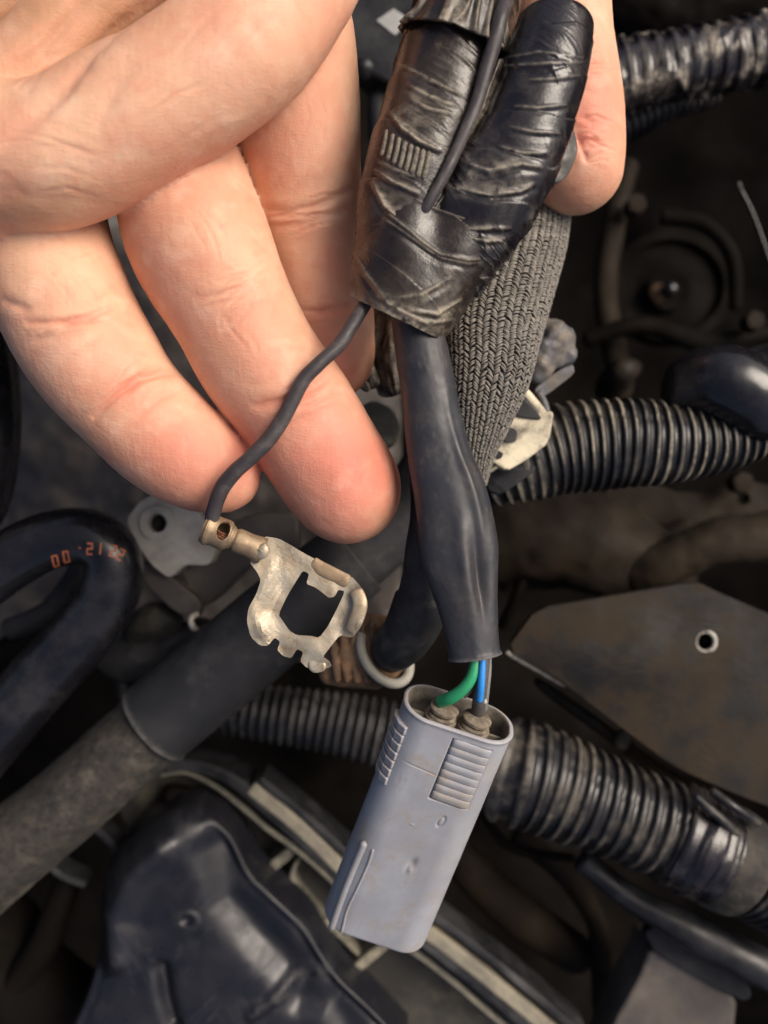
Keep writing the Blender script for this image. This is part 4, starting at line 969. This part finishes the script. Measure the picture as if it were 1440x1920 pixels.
# ---- glossy elbow
g = SDF(P(1200, 880, -4.4) - [0, .4, 0], P(1560, 600, -4.4) + [.6, .8, 3.6], .07)
g.chain([(1235, 745, -2.6, 26), (1295, 716, -2.3, 44), (1350, 712, -2.0, 58), (1405, 740, -2.0, 60), (1432, 785, -2.1, 40)], .2, 5); g.chain([(1405, 730, -2.4, 66), (1480, 720, -2.8, 70), (1560, 730, -3, 70)], .3, 4)
V, F = g.mesh(); V = relax(V, F, 2); V = V + vnormals(V, F) * (.04 * fbm(V * 1.3, 14, 3))[:, None]
o = mk("hose_elbow", V, F, HOSE_G); tag(o, "glossy black moulded elbow over the right end of the dusty ribbed conduit", "hose elbow")

# ---- big hose across the lower left
big = thing("sleeved_hose", "thick matt black hose with a dusty lower end, crossing under the brass terminal", "hose")
def hd(seed, a=.04): return lambda s, t, S: (a * n3(s * .5, np.cos(t), np.sin(t), seed, 3), .0 * s)
tube("hose_tube", HOSE_D, big, [(-140, 1740, -3.4, 82), (-20, 1625, -3.3, 80), (130, 1502, -3.2, 76), (250, 1398, -3.1, 74), (340, 1318, -3.05, 72)], n=200, m=72, dr=lambda s, t, S: (.05 * n3(s * .5, np.cos(t), np.sin(t), 91, 3) + .02 * np.clip(n3(s * 3, np.cos(t) * 2, np.sin(t) * 2, 92), 0, 1), .3 + 0 * s))
tube("outer_sleeve", HOSE, big, [(289, 1358, -3.05, 83), (400, 1265, -3.0, 83), (530, 1158, -2.95, 82), (610, 1092, -2.95, 80), (668, 1045, -3.0, 76)], n=160, m=72, dr=lambda s, t, S: (.03 * n3(s * .5, np.cos(t), np.sin(t), 95, 3) + .03 * np.exp(-(s / .08) ** 2), .5 * np.exp(-(s / .1) ** 2)), cap=(False, False), solid=.12, rnd=(0, .0))
tube("hose_tube", HOSE, big, [(620, 1084, -3.05, 70), (700, 1018, -3.1, 66), (770, 950, -3.2, 66), (830, 860, -3.5, 66)], n=80, m=64, dr=hd(97))

# ---- bent coolant hose with orange print
uh = thing("bent_hose", "shiny black U-bent hose with small orange printed digits", "hose")
UP = [(-120, 1150, -2.6, 58), (-40, 1090, -2.5, 58), (20, 1048, -2.4, 57), (95, 1013, -2.35, 55), (165, 1008, -2.35, 54), (208, 1042, -2.4, 54), (206, 1108, -2.6, 56), (160, 1178, -2.9, 59), (80, 1268, -3.2, 62), (-30, 1392, -3.5, 65), (-120, 1500, -3.7, 66)]
SU = Sweep(UP, 260)
tube("hose_tube", HOSE_G, uh, None, m=72, S=SU, dr=lambda s, t, S: (.02 * n3(s * .6, np.cos(t), np.sin(t), 101, 2), 0 * s))
def print_glyphs():
    # seven-stroke digits bent onto the hose as raised ink
    segs = {'0': 'abcdef', '2': 'abged', '1': 'bc', '-': 'g', '.': '.'}
    xy = {'a': ((0, 2), (1, 2)), 'b': ((1, 2), (1, 1)), 'c': ((1, 1), (1, 0)), 'd': ((1, 0), (0, 0)), 'e': ((0, 0), (0, 1)), 'f': ((0, 1), (0, 2)), 'g': ((0, 1), (1, 1)), '.': ((.4, 1.6), (.6, 1.7))}
    base = [(104, 1052, -14), (124, 1044, -10), (150, 1034, -3), (168, 1029, 2), (184, 1028, 6), (196, 1029, 10), (212, 1033, 16), (226, 1040, 26)]
    for ch, (x, y, rot) in zip("00.21 22", base):
        if ch == ' ': continue
        if ch in '.': segs_ = ['.']
        else: segs_ = list(segs[ch])
        loop = []
        r = math.radians(rot)
        V, F = [], []
        for sname in segs_:
            (ax, ay), (bx, by) = xy[sname]
            def w(px_, py_):
                gx, gy = (px_ - .5) * 9, (1 - py_) * 10
                return x + gx * math.cos(r) - gy * math.sin(r), y + gx * math.sin(r) + gy * math.cos(r)
            A, B = np.array(w(ax, ay)), np.array(w(bx, by)); d = (B - A) / (np.linalg.norm(B - A) + 1e-6); nn = np.array([-d[1], d[0]]) * 1.7
            b0 = len(V)
            for k in range(4):
                c = A - d * 1.2 + (B - A + d * 2.4) * k / 3
                for sg in (-1, 1): V.append(on_sweep(SU, *(c + nn * sg), .012))
            for k in range(3): F.append((b0 + 2 * k, b0 + 2 * k + 1, b0 + 2 * k + 3, b0 + 2 * k + 2))
        mk("printed_digit", V, F, PRINT, uh, smooth=False)
print_glyphs()
o = tube("hose", HOSE_G, None, [(-60, 560, -2.0, 70), (-45, 700, -1.9, 74), (-42, 800, -1.9, 76), (-60, 920, -2.1, 76), (-110, 1020, -2.4, 70)], n=80, m=64, dr=hd(105))
tag(o, "black hose edge beside the little finger at the picture's left border", "hose")

# ---- aluminium lug with a hole
lug = thing("mounting_lug", "cast aluminium mounting lug with a round bolt hole, below the little fingertip", "bracket")
hole_c = [(295 + 17 * math.cos(a), 981 + 17 * math.sin(a)) for a in np.linspace(0, 2 * np.pi, 24, endpoint=False)]
poly_sheet("lug_plate", rounded([(236, 976), (262, 940), (302, 920), (350, 936), (392, 985), (406, 1030), (392, 1060), (345, 1058), (318, 1085), (285, 1060), (258, 1022)], 2), [hole_c], -3.5, .6, ALU, lug, bevel=.08, sub=.5)
bx = [(295 + 34 * math.cos(a), 981 + 32 * math.sin(a)) for a in np.linspace(0, 2 * np.pi, 32, endpoint=False)]
poly_sheet("lug_boss", bx, [[(295 + 18 * math.cos(a), 981 + 18 * math.sin(a)) for a in np.linspace(0, 2 * np.pi, 24, endpoint=False)]], -3.38, .3, ALU, lug, bevel=.06)
tube("hole_sleeve", BRAID_IN, lug, [(295, 981, -4.3, 20), (296, 982, -3.75, 20)], n=6, m=24)
poly_sheet("lug_arm", rounded([(330, 1060), (395, 1010), (470, 960), (560, 960), (560, 1040), (470, 1060), (400, 1130), (370, 1140)], 1), [], -4.4, .8, FIREWALL, lug, bevel=.1)
poly_sheet("lug_rib", rounded([(262, 1050), (300, 1066), (378, 1128), (372, 1160), (330, 1150), (270, 1095)], 1), [], -3.9, .5, FIREWALL, lug, bevel=.08)
o = tube("spring_clip", ALU, None, [(372, 1150, -3.4, 5), (358, 1160, -3.2, 6), (362, 1176, -3.2, 6), (378, 1184, -3.4, 5)], n=20, m=12, rnd=(.05, .05)); tag(o, "small bright metal clip end beside the thick hose", "clip")

# ---- mottled inner panel seen between the fingers
o = sheet("engine_bay_wall", FIREWALL, -11, .5, -4.2, 9.5, -8.2, .9, 160, 33, .35, fn=lambda x, y: -.35 * np.clip(y * .1, -1, 1)); o.name = "inner_panel"; o["kind"] = "structure"

# ---- clutter: small dark parts between hose and lug
def lump(name, label, cat, mat, chain_, k=.25, amp=.05, h=.09, seed=1):
    a = np.array([P(*c[:3]) for c in chain_]); r = max(cm(c[3], c[2]) for c in chain_) + .3
    g = SDF(a.min(0) - r, a.max(0) + r, h); g.chain(chain_, k, 4)
    V, F = g.mesh(); V = relax(V, F, 2); V = V + vnormals(V, F) * (amp * fbm(V * 1.2, seed, 3))[:, None]
    o = mk(name, V, F, mat); recentre(o, V.mean(0)); return tag(o, label, cat)
lump("pipe_stub", "dull dark pipe stub between the U-bent hose and the thick sleeved hose", "pipe", HOSE_D, [(255, 1190, -5, 24), (285, 1165, -4.7, 28), (320, 1160, -4.8, 24)], seed=3)
lump("hose_joint", "dark lumpy hose joint just above the thick sleeved hose", "hose joint", HOSE, [(200, 1230, -5.2, 34), (250, 1235, -5, 36), (320, 1210, -5, 28), (380, 1180, -5, 22)], seed=4, amp=.12)
o = tube("cable", HOSE, None, [(190, 1180, -5.4, 10), (215, 1230, -5.2, 11), (228, 1290, -5.2, 11), (230, 1340, -5.4, 10)], n=40, m=16); tag(o, "thin dark cable dropping behind the thick sleeved hose", "cable")
o = tube("cable", HOSE, None, [(20, 1180, -5.5, 22), (90, 1150, -5.2, 24), (140, 1090, -5.2, 24), (160, 1040, -5.4, 22)], n=40, m=20); tag(o, "dark cable inside the bend of the U-bent hose", "cable")

# ---- brown plug with a pale ring, in the shadow of the sleeve
bp_ = thing("brown_connector", "rusty brown connector body with a pale ring at the end of the rubber boot", "connector")
g = SDF(P(585, 1310, -1.9) - [0, .3, 1.0], P(760, 1130, -1.9) + [0, .3, 1.9], .05)
g.chain([(640, 1232, -1.5, 42), (690, 1212, -1.5, 54), (712, 1226, -1.5, 54)], .2, 4); g.chain([(618, 1262, -1.3, 20), (700, 1274, -1.2, 20)], .12, 3); g.chain([(668, 1172, -1.2, 18), (720, 1168, -1.1, 12), (732, 1182, -1.0, 8)], .12, 3)
[g.chain([(622 + k * 19, 1192 - k * 6, -.95 + .02 * k, 7), (632 + k * 19, 1274, -.95, 7)], .03, 3) for k in range(5)]
V, F = g.mesh(); V = relax(V, F, 1); V = V + vnormals(V, F) * (.04 * fbm(V * 2.5, 6, 3))[:, None]
mk("connector_body", V, F, RUSTY, bp_)
rc = []
for a in np.linspace(0, 2 * np.pi, 29):
    e1, e2 = 60 * math.cos(a), 47 * math.sin(a); e1, e2 = 60 * math.cos(a), 38 * math.sin(a); rc.append((722 + e1 * .55 + e2 * .83, 1228 + e1 * .83 - e2 * .55, -1.1 - .45 * math.sin(a), 9.5))
tube("pale_ring", RINGM, bp_, rc, n=120, m=20)

# ---- dusty loom showing between finger and sleeve
lm = thing("cable_loom", "crumpled dusty dark loom between the middle finger and the shrink sleeve", "cable loom")
for i, (x0, y0, x1, y1, x2, y2, r, z) in enumerate(((705, 560, 715, 650, 735, 745, 28, -1.5), (690, 600, 680, 660, 700, 730, 16, -1.2), (664, 640, 668, 690, 690, 735, 9, -.9), (645, 655, 650, 690, 662, 720, 5, -.75), (725, 560, 735, 660, 745, 740, 16, -1.1))):
    tube("loom_strand", TAPE, lm, [(x0, y0, z, r), (x1 + 6, (y0 + y1) / 2, z + .05, r), (x1, y1, z, r * 1.05), (x2, y2, z - .1, r * .9)], n=80, m=40, rnd=(.1, .15),
         dr=lambda s, t, S, i=i: (.07 * n3(s * 2.5, np.cos(t) * 1.5, np.sin(t) * 1.5, 111 + i, 3), np.clip(.3 + n3(s * 3, np.cos(t) * 2, np.sin(t) * 2, 120 + i), 0, 1)))
o = poly_sheet("beige_block", rounded([(668, 765), (700, 750), (735, 765), (752, 800), (740, 830), (700, 850), (672, 820)], 2), [], -2.9, 1.0, RIBG, None, bevel=.12); tag(o, "dusty beige moulded block half hidden by the ring fingertip", "moulded block")

# ---- painted bracket plate with a hole
pl = thing("bracket_plate", "dark painted metal plate with a pointed corner and a small round hole", "bracket")
hc = [(1322 + 18 * math.cos(a), 1203 + 19 * math.sin(a)) for a in np.linspace(0, 2 * np.pi, 28, endpoint=False)]
poly_sheet("plate", rounded([(948, 1219), (1006, 1140), (1130, 1120), (1305, 1090), (1350, 1112), (1560, 1200), (1560, 1560), (1372, 1486), (1262, 1436), (1150, 1352), (1042, 1268)], 1), [hc], -4.6, .28, PLATE, pl, bevel=.05, sub=.7,
           dz=lambda x, y: .25 * math.exp(-((x - 1120) / 160) ** 2 - ((y - 1230) / 90) ** 2) - .001 * max(x - 1322, 0))
tube("worn_edge", RINGM, pl, [(949, 1222, -4.62, 3.4), (975, 1238, -4.62, 3.6), (1010, 1258, -4.62, 2.8), (1060, 1288, -4.63, 2.0)], n=80, m=10, rnd=(.03, .05), dr=lambda s, t, S: (.012 * n3(s * 9, 0 * t, 0, 3), 0 * s))
tube("grommet", ALU, pl, [(1322 + 19 * math.cos(a), 1203 + 20 * math.sin(a), -4.62, 4.2) for a in np.linspace(0, 2 * np.pi, 25)], n=60, m=10)
tube("bolt_end", HOSE_G, pl, [(1324, 1206, -5.6, 15), (1323, 1200, -5.0, 15)], n=8, m=24, rnd=(0, .1))
o = poly_sheet("support_rail", rounded([(1010, 1270), (1120, 1345), (1260, 1450), (1380, 1510), (1376, 1528), (1250, 1472), (1110, 1368), (1004, 1290)], 1), [], -5.8, .5, PLATE, None, bevel=.08); tag(o, "dark rail just under the lower edge of the painted plate", "rail")
o = tube("rod", BOLTM, None, [(1160, 1400, -5.8, 14), (1175, 1376, -5.6, 15), (1190, 1366, -5.5, 13)], n=14, m=16, rnd=(.1, .1)); tag(o, "stubby dusty stud under the painted plate", "stud")

# ---- dim parts deep in the bay
pul = thing("pulley", "dim round pulley deep in the dark bay behind the fingertip", "pulley")
def disc(name, x, y, z, R0, R1, mat, par, th=.4, tilt=.9):
    pts = [(x + R1 * math.cos(a), y + R1 * tilt * math.sin(a)) for a in np.linspace(0, 2 * np.pi, 48, endpoint=False)]
    hl = [[(x + R0 * math.cos(a), y + R0 * tilt * math.sin(a)) for a in np.linspace(0, 2 * np.pi, 40, endpoint=False)]] if R0 else []
    return poly_sheet(name, pts, hl, z, th, mat, par, bevel=.08)
disc("pulley_rim", 1262, 535, -12.2, 96, 118, GRIME, pul, .9); disc("pulley_web", 1262, 535, -12.5, 0, 100, GRIME, pul, .4); disc("pulley_hub", 1255, 545, -12.0, 14, 40, GRIME, pul, .7)
tube("pulley_bolt", RUSTY, pul, [(1232, 552, -12.3, 17), (1236, 548, -11.8, 17)], n=10, m=24, rnd=(0, .1)); tube("bolt_head", HOSE_G, pul, [(1254, 545, -12, 15), (1258, 540, -11.4, 15)], n=10, m=24, rnd=(0, .12))
o = tube("hose", GRIME, None, [(1240, 405, -11, 15), (1320, 420, -10.8, 14), (1372, 480, -10.8, 14), (1380, 580, -11, 13)], n=60, m=20); tag(o, "dim curved hose round the far pulley", "hose")
rod = thing("dipstick_rod", "thin dark rod with a pale tip, deep in the bay on the dark side", "rod")
tube("rod_shaft", HOSE_G, rod, [(1386, 350, -7.5, 3.6), (1415, 410, -7.6, 3.6), (1460, 540, -7.8, 3.6)], n=30, m=10); tube("rod_tip", FIREWALL, rod, [(1384, 342, -7.45, 4.2), (1388, 352, -7.5, 4.2)], n=8, m=12, rnd=(.03, .03))
o = lump("cast_boss", "small dull cone-shaped boss above the ribbed conduit, deep in shadow", "boss", PLATE, [(1150, 730, -8.8, 34), (1165, 695, -7.6, 16), (1192, 690, -7.9, 12)], seed=8)
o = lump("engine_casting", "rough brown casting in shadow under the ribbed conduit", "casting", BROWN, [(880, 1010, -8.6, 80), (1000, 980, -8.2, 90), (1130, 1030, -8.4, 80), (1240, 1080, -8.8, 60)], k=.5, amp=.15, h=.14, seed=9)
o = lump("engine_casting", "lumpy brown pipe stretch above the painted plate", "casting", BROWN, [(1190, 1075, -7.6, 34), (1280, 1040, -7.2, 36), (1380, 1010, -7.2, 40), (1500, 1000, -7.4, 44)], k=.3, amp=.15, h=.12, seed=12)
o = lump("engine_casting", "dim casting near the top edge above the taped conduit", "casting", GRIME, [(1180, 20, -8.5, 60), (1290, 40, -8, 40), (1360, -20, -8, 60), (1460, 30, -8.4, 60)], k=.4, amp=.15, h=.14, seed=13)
# module with a label at the top
mod = thing("relay_box", "dark box with a pale square label, between the middle finger and the taped harness", "box")
poly_sheet("box_body", rounded([(600, -80), (830, -80), (800, 160), (700, 150), (610, 60)], 1), [], -4.8, 1.2, PLASTIC, mod, bevel=.12)
poly_sheet("label_patch", [(706, 38), (738, 16), (768, 36), (741, 66)], [], -4.77, .03, LABELM, mod, bevel=0)
tube("box_screw", PLASTIC, mod, [(682, 130, -5.2, 22), (682, 130, -4.75, 20)], n=10, m=24, rnd=(0, .1))
o = tube("hose", HOSE, None, [(720, 120, -5.6, 16), (708, 200, -5.4, 18), (712, 280, -5.4, 18), (735, 360, -5.6, 18)], n=50, m=20); tag(o, "dim thin hose between the middle finger and the harness", "hose")

# ---- black moulded cover, lower left
cov = thing("engine_cover", "lumpy dusty black plastic cover low in the picture, next to the ribbed tray", "engine cover")
def formed_shell(name, mat, par, outline, R_, top, skirt, feat, n=300):
    ol = np.array(rounded(outline, 2)); lo, hi = ol.min(0) - 14, ol.max(0) + 14
    X, Y = np.meshgrid(np.linspace(lo[0], hi[0], n), np.linspace(lo[1], hi[1], n), indexing='ij'); q = np.stack([X, Y], -1)
    d, _ = polydist(q, np.vstack([ol, ol[:1]])); ins = np.zeros(X.shape, bool)
    for k in range(len(ol)):
        (x1, y1), (x2, y2) = ol[k - 1], ol[k]; cnd = (y1 > Y) != (y2 > Y)
        ins ^= cnd & (X < (x2 - x1) * (Y - y1) / (y2 - y1 + 1e-9) + x1)
    dc = np.where(ins, d, -d) * (D - top) / FPX
    t = np.clip(dc / R_, 0, 1); h = top - R_ * (1 - np.sqrt(np.clip(1 - (1 - t) ** 2, 0, 1))) * .9
    h = np.where(dc < 0, top - R_ * .9 + dc * 22, h); h = np.maximum(h, skirt)
    o_, du = feat(X, Y, dc); h = h + o_ * sst(0, .3, dc)
    k = (D - top) / FPX
    V = np.stack([(X - 720) * k, (960 - Y) * k, h], -1).reshape(-1, 3); i_ = np.arange(n * n).reshape(n, n)
    F = np.stack([i_[:-1, :-1], i_[:-1, 1:], i_[1:, 1:], i_[1:, :-1]], -1).reshape(-1, 4)
    F = F[(V[F][:, :, 2] > skirt + 1e-6).any(1)]
    V[:, 2] += 0; us = np.unique(F); mp = -np.ones(len(V), int); mp[us] = np.arange(len(us)); V = V[us]
    V = relax(V, mp[F], 2)
    return mk(name, V, mp[F], mat, par, attrs={"dust": np.clip(du.reshape(-1)[us], 0, 1)})
def cfeat(X, Y, dc):
    q = np.stack([X, Y], -1)
    g1, _ = polydist(q, [(405, 1600), (430, 1690), (500, 1780), (560, 1850)]); g2, _ = polydist(q, [(215, 1800), (212, 1720), (250, 1640), (300, 1590)])
    g3, _ = polydist(q, [(470, 1915), (520, 1880), (560, 1842), (600, 1840)]); g4, _ = polydist(q, [(300, 1825), (308, 1880), (320, 1930)]); g5, _ = polydist(q, [(560, 1900), (620, 1900), (660, 1960)])
    o = -.38 * np.exp(-(g1 / 38) ** 2) + .30 * np.exp(-(g2 / 30) ** 2) + .16 * np.exp(-(g3 / 14) ** 2) - .30 * np.exp(-(g4 / 15) ** 2) - .2 * np.exp(-(g5 / 26) ** 2)
    r = np.hypot(X - 350, (Y - 1728) * 1.2); o += .05 * np.exp(-((r - 17) / 6) ** 2) - .06 * np.exp(-(r / 11) ** 2)
    o += -.0012 * (Y - 1650) * (Y > 1650) * .6 - .0011 * np.maximum(X - 380, 0)
    o += .05 * n3(X * .006, Y * .008, 0, 141, 2) + .004 * n3(X * .05, Y * .05, 0, 142, 2)
    sc = np.clip(1 - np.abs(n3((X + Y) * .05, (X - Y) * .006, 0, 143, 3)) * 9, 0, 1) * sst(.0, .4, n3(X * .012, Y * .012, 0, 144))
    sc2 = np.clip(1 - np.abs(n3((X - .5 * Y) * .05, (X + Y) * .005, 0, 145, 3)) * 9, 0, 1) * sst(.05, .4, n3(X * .012, Y * .012, 0, 146))
    du = 1.2 * np.exp(-((g3 - 4) / 16) ** 2) * sst(-.3, .2, n3(X * .06, Y * .06, 0, 147)) + .45 * sc + .4 * sc2 + .5 * np.exp(-((r - 20) / 7) ** 2)
    return o, du
formed_shell("cover_shell", COVERM, cov, [(172, 1690), (196, 1622), (258, 1556), (338, 1520), (398, 1536), (436, 1588), (466, 1650), (520, 1702), (572, 1752), (606, 1812), (640, 1858), (700, 1915), (790, 2010), (90, 2010), (150, 1880), (178, 1780)], .75, -4.55, -6.4, cfeat)

# ---- ribbed tray
tray = thing("battery_tray", "dusty black ribbed tray with pale edge strips running under the grey plug", "tray")
zt = -6.0
poly_sheet("tray_floor", rounded([(215, 1520), (265, 1455), (345, 1440), (430, 1462), (640, 1640), (830, 1780), (1100, 1990), (700, 2060), (520, 1800), (420, 1680), (300, 1620)], 1), [], zt - .9, .4, TRAY, tray, bevel=.08, sub=1.0)
def bar(name, mat, pts, w=14, z=zt, r=.7, seed=1, dust=.2):
    return tube(name, mat, tray, [(x, y, z, w, r) for x, y in pts], n=80, m=28, rnd=(.1, .1), dr=lambda s, t, S: (.025 * n3(s * 2, np.cos(t) * 2, np.sin(t) * 2, seed, 2), np.clip(dust + n3(s * 1.5, np.cos(t), np.sin(t), seed + 3), 0, 1)))
def wall_(name, mat, pts, w=16, z=zt, depth=1.2, dust=.3):
    """upright wall with a flat top following a line"""
    q = spline(np.c_[np.array(pts, float), np.zeros(len(pts))], 60)[:, :2]
    tg = np.gradient(q, axis=0); tg /= np.linalg.norm(tg, axis=1)[:, None]; nn = np.stack([-tg[:, 1], tg[:, 0]], 1) * w / 2
    V = []; prof = [(-1, -depth), (-1, -.06), (-.8, 0), (.8, 0), (1, -.06), (1, -depth)]
    for c, n_ in zip(q, nn):
        for a, dz_ in prof: 
            e = float(noise(np.array([c[0] * .02, c[1] * .02, a]), 3)) * .05
            p = P(*(c + n_ * a), z); V.append((p[0], p[1], z + dz_ + e))
    i = np.arange(60 * 6).reshape(60, 6); F = [tuple(f) for f in np.stack([i[:-1, :-1], i[1:, :-1], i[1:, 1:], i[:-1, 1:]], -1).reshape(-1, 4)] + [tuple(i[0]), tuple(i[-1][::-1])]
    o = mk(name, V, F, mat, tray, smooth=False, attrs={"dust": np.full(360, dust)})
    import bmesh
    bm = bmesh.new(); bm.from_mesh(o.data); bmesh.ops.recalc_face_normals(bm, faces=bm.faces); bm.to_mesh(o.data); bm.free()
    b = o.modifiers.new("b", 'BEVEL'); b.width = .03; b.segments = 2; b.limit_method = 'ANGLE'
    return o
wall_("tray_rim", PLASTIC, [(215, 1520), (240, 1470), (300, 1440), (370, 1440), (440, 1468), (520, 1535), (640, 1645), (760, 1740), (900, 1850), (1060, 1990)], 24, zt + .1, 1.4)
wall_("edge_strip", BEIGE, [(470, 1478), (560, 1552), (638, 1628), (722, 1696), (820, 1764), (940, 1858), (1080, 1975)], 27, zt + .14, .9)
wall_("outer_lip", PLASTIC, [(486, 1462), (575, 1535), (655, 1605), (740, 1672), (838, 1738), (960, 1832), (1100, 1950)], 16, zt + .15, 1.2)
wall_("inner_ledge", RIBG, [(300, 1455), (350, 1452), (420, 1490), (500, 1556), (560, 1600), (640, 1672), (730, 1755), (830, 1830), (960, 1940)], 7, zt + .16, .2)
wall_("cross_rib", RIBG, [(552, 1592), (505, 1630), (456, 1672)], 20, zt - .1, .9, .9)
wall_("cross_rib", RIBG, [(560, 1610), (548, 1650), (600, 1720), (680, 1800)], 8, zt - .3, .8, .9)
wall_("cross_rib", RIBG, [(728, 1768), (690, 1800), (640, 1842)], 20, zt - .1, .9, .9)
wall_("cross_rib", RIBG, [(455, 1668), (540, 1690), (600, 1760), (650, 1842)], 14, zt - .1, .9, .9)
wall_("cross_rib", PLASTIC, [(70, 1600), (110, 1640), (160, 1660)], 12, zt, .8); wall_("cross_rib", PLASTIC, [(160, 1540), (205, 1580), (230, 1620)], 14, zt, .8)
lump_ = SDF(P(300, 1545, zt) - [.3, .3, 1.0], P(385, 1455, zt) + [.3, .3, 1.2], .06)
lump_.chain([(325, 1495, zt - .3, 24), (352, 1508, zt - .3, 24)], .2, 3); lump_.carve(P(340, 1506, zt + .3), P(342, 1508, zt - 1.5), .22, .22, .1)
V, F = lump_.mesh(); V = V + vnormals(V, F) * (.06 * fbm(V * 3, 4, 3))[:, None]; mk("bolt_pocket", V, F, GRIME, tray)

# ---- lower right box and pipes
bx = thing("metal_box", "dusty grey-brown box with a folded flange, low beside the thick ribbed conduit", "box")
poly_sheet("box_lid", rounded([(1222, 1772), (1385, 1862), (1372, 1990), (1120, 2010), (1150, 1920), (1200, 1830)], 1), [], -6.2, 1.5, FIREWALL, bx, bevel=.1)
poly_sheet("flange", rounded([(1205, 1748), (1238, 1732), (1400, 1832), (1412, 1870), (1390, 1880), (1225, 1785)], 1), [], -5.9, .35, PLASTIC, bx, bevel=.06)
o = tube("pipe", PLASTIC, None, [(1090, 1610, -5.6, 22), (1180, 1680, -5.5, 24), (1290, 1740, -5.3, 34), (1400, 1800, -5.2, 36), (1520, 1860, -5.2, 36)], n=60, m=32, dr=hd(131)); tag(o, "dark pipe running below the thick ribbed conduit", "pipe")
o = tube("pipe", BROWN, None, [(820, 1560, -9.8, 34), (900, 1650, -9.5, 38), (980, 1720, -9.4, 40), (1100, 1800, -9.8, 36)], n=40, m=24, rnd=(.3, .3)); tag(o, "faint brownish pipe in the dark gap beside the grey plug", "pipe")
o = tube("hose", GRIME, None, [(140, 1620, -7, 24), (110, 1700, -6.8, 26), (70, 1790, -6.8, 28), (-20, 1890, -7, 30)], n=60, m=24, dr=hd(133)); tag(o, "brownish hose beside the black engine cover", "hose")
o = lump("engine_casting", "dark casting in the corner left of the black engine cover", "casting", GRIME, [(-40, 1740, -8, 90), (40, 1860, -7.8, 90), (150, 1960, -7.6, 90)], k=.5, amp=.15, h=.14, seed=15)

# ---- dim clutter in the depth of the bay
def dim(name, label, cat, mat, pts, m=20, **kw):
    o = tube(name, mat, None, pts, n=50, m=m, rnd=(.15, .15), dr=lambda s, t, S: (.05 * n3(s * .8, np.cos(t), np.sin(t), len(label), 3), np.clip(n3(s * .6, np.cos(t), np.sin(t), 7), 0, 1)), **kw)
    return tag(o, label, cat)
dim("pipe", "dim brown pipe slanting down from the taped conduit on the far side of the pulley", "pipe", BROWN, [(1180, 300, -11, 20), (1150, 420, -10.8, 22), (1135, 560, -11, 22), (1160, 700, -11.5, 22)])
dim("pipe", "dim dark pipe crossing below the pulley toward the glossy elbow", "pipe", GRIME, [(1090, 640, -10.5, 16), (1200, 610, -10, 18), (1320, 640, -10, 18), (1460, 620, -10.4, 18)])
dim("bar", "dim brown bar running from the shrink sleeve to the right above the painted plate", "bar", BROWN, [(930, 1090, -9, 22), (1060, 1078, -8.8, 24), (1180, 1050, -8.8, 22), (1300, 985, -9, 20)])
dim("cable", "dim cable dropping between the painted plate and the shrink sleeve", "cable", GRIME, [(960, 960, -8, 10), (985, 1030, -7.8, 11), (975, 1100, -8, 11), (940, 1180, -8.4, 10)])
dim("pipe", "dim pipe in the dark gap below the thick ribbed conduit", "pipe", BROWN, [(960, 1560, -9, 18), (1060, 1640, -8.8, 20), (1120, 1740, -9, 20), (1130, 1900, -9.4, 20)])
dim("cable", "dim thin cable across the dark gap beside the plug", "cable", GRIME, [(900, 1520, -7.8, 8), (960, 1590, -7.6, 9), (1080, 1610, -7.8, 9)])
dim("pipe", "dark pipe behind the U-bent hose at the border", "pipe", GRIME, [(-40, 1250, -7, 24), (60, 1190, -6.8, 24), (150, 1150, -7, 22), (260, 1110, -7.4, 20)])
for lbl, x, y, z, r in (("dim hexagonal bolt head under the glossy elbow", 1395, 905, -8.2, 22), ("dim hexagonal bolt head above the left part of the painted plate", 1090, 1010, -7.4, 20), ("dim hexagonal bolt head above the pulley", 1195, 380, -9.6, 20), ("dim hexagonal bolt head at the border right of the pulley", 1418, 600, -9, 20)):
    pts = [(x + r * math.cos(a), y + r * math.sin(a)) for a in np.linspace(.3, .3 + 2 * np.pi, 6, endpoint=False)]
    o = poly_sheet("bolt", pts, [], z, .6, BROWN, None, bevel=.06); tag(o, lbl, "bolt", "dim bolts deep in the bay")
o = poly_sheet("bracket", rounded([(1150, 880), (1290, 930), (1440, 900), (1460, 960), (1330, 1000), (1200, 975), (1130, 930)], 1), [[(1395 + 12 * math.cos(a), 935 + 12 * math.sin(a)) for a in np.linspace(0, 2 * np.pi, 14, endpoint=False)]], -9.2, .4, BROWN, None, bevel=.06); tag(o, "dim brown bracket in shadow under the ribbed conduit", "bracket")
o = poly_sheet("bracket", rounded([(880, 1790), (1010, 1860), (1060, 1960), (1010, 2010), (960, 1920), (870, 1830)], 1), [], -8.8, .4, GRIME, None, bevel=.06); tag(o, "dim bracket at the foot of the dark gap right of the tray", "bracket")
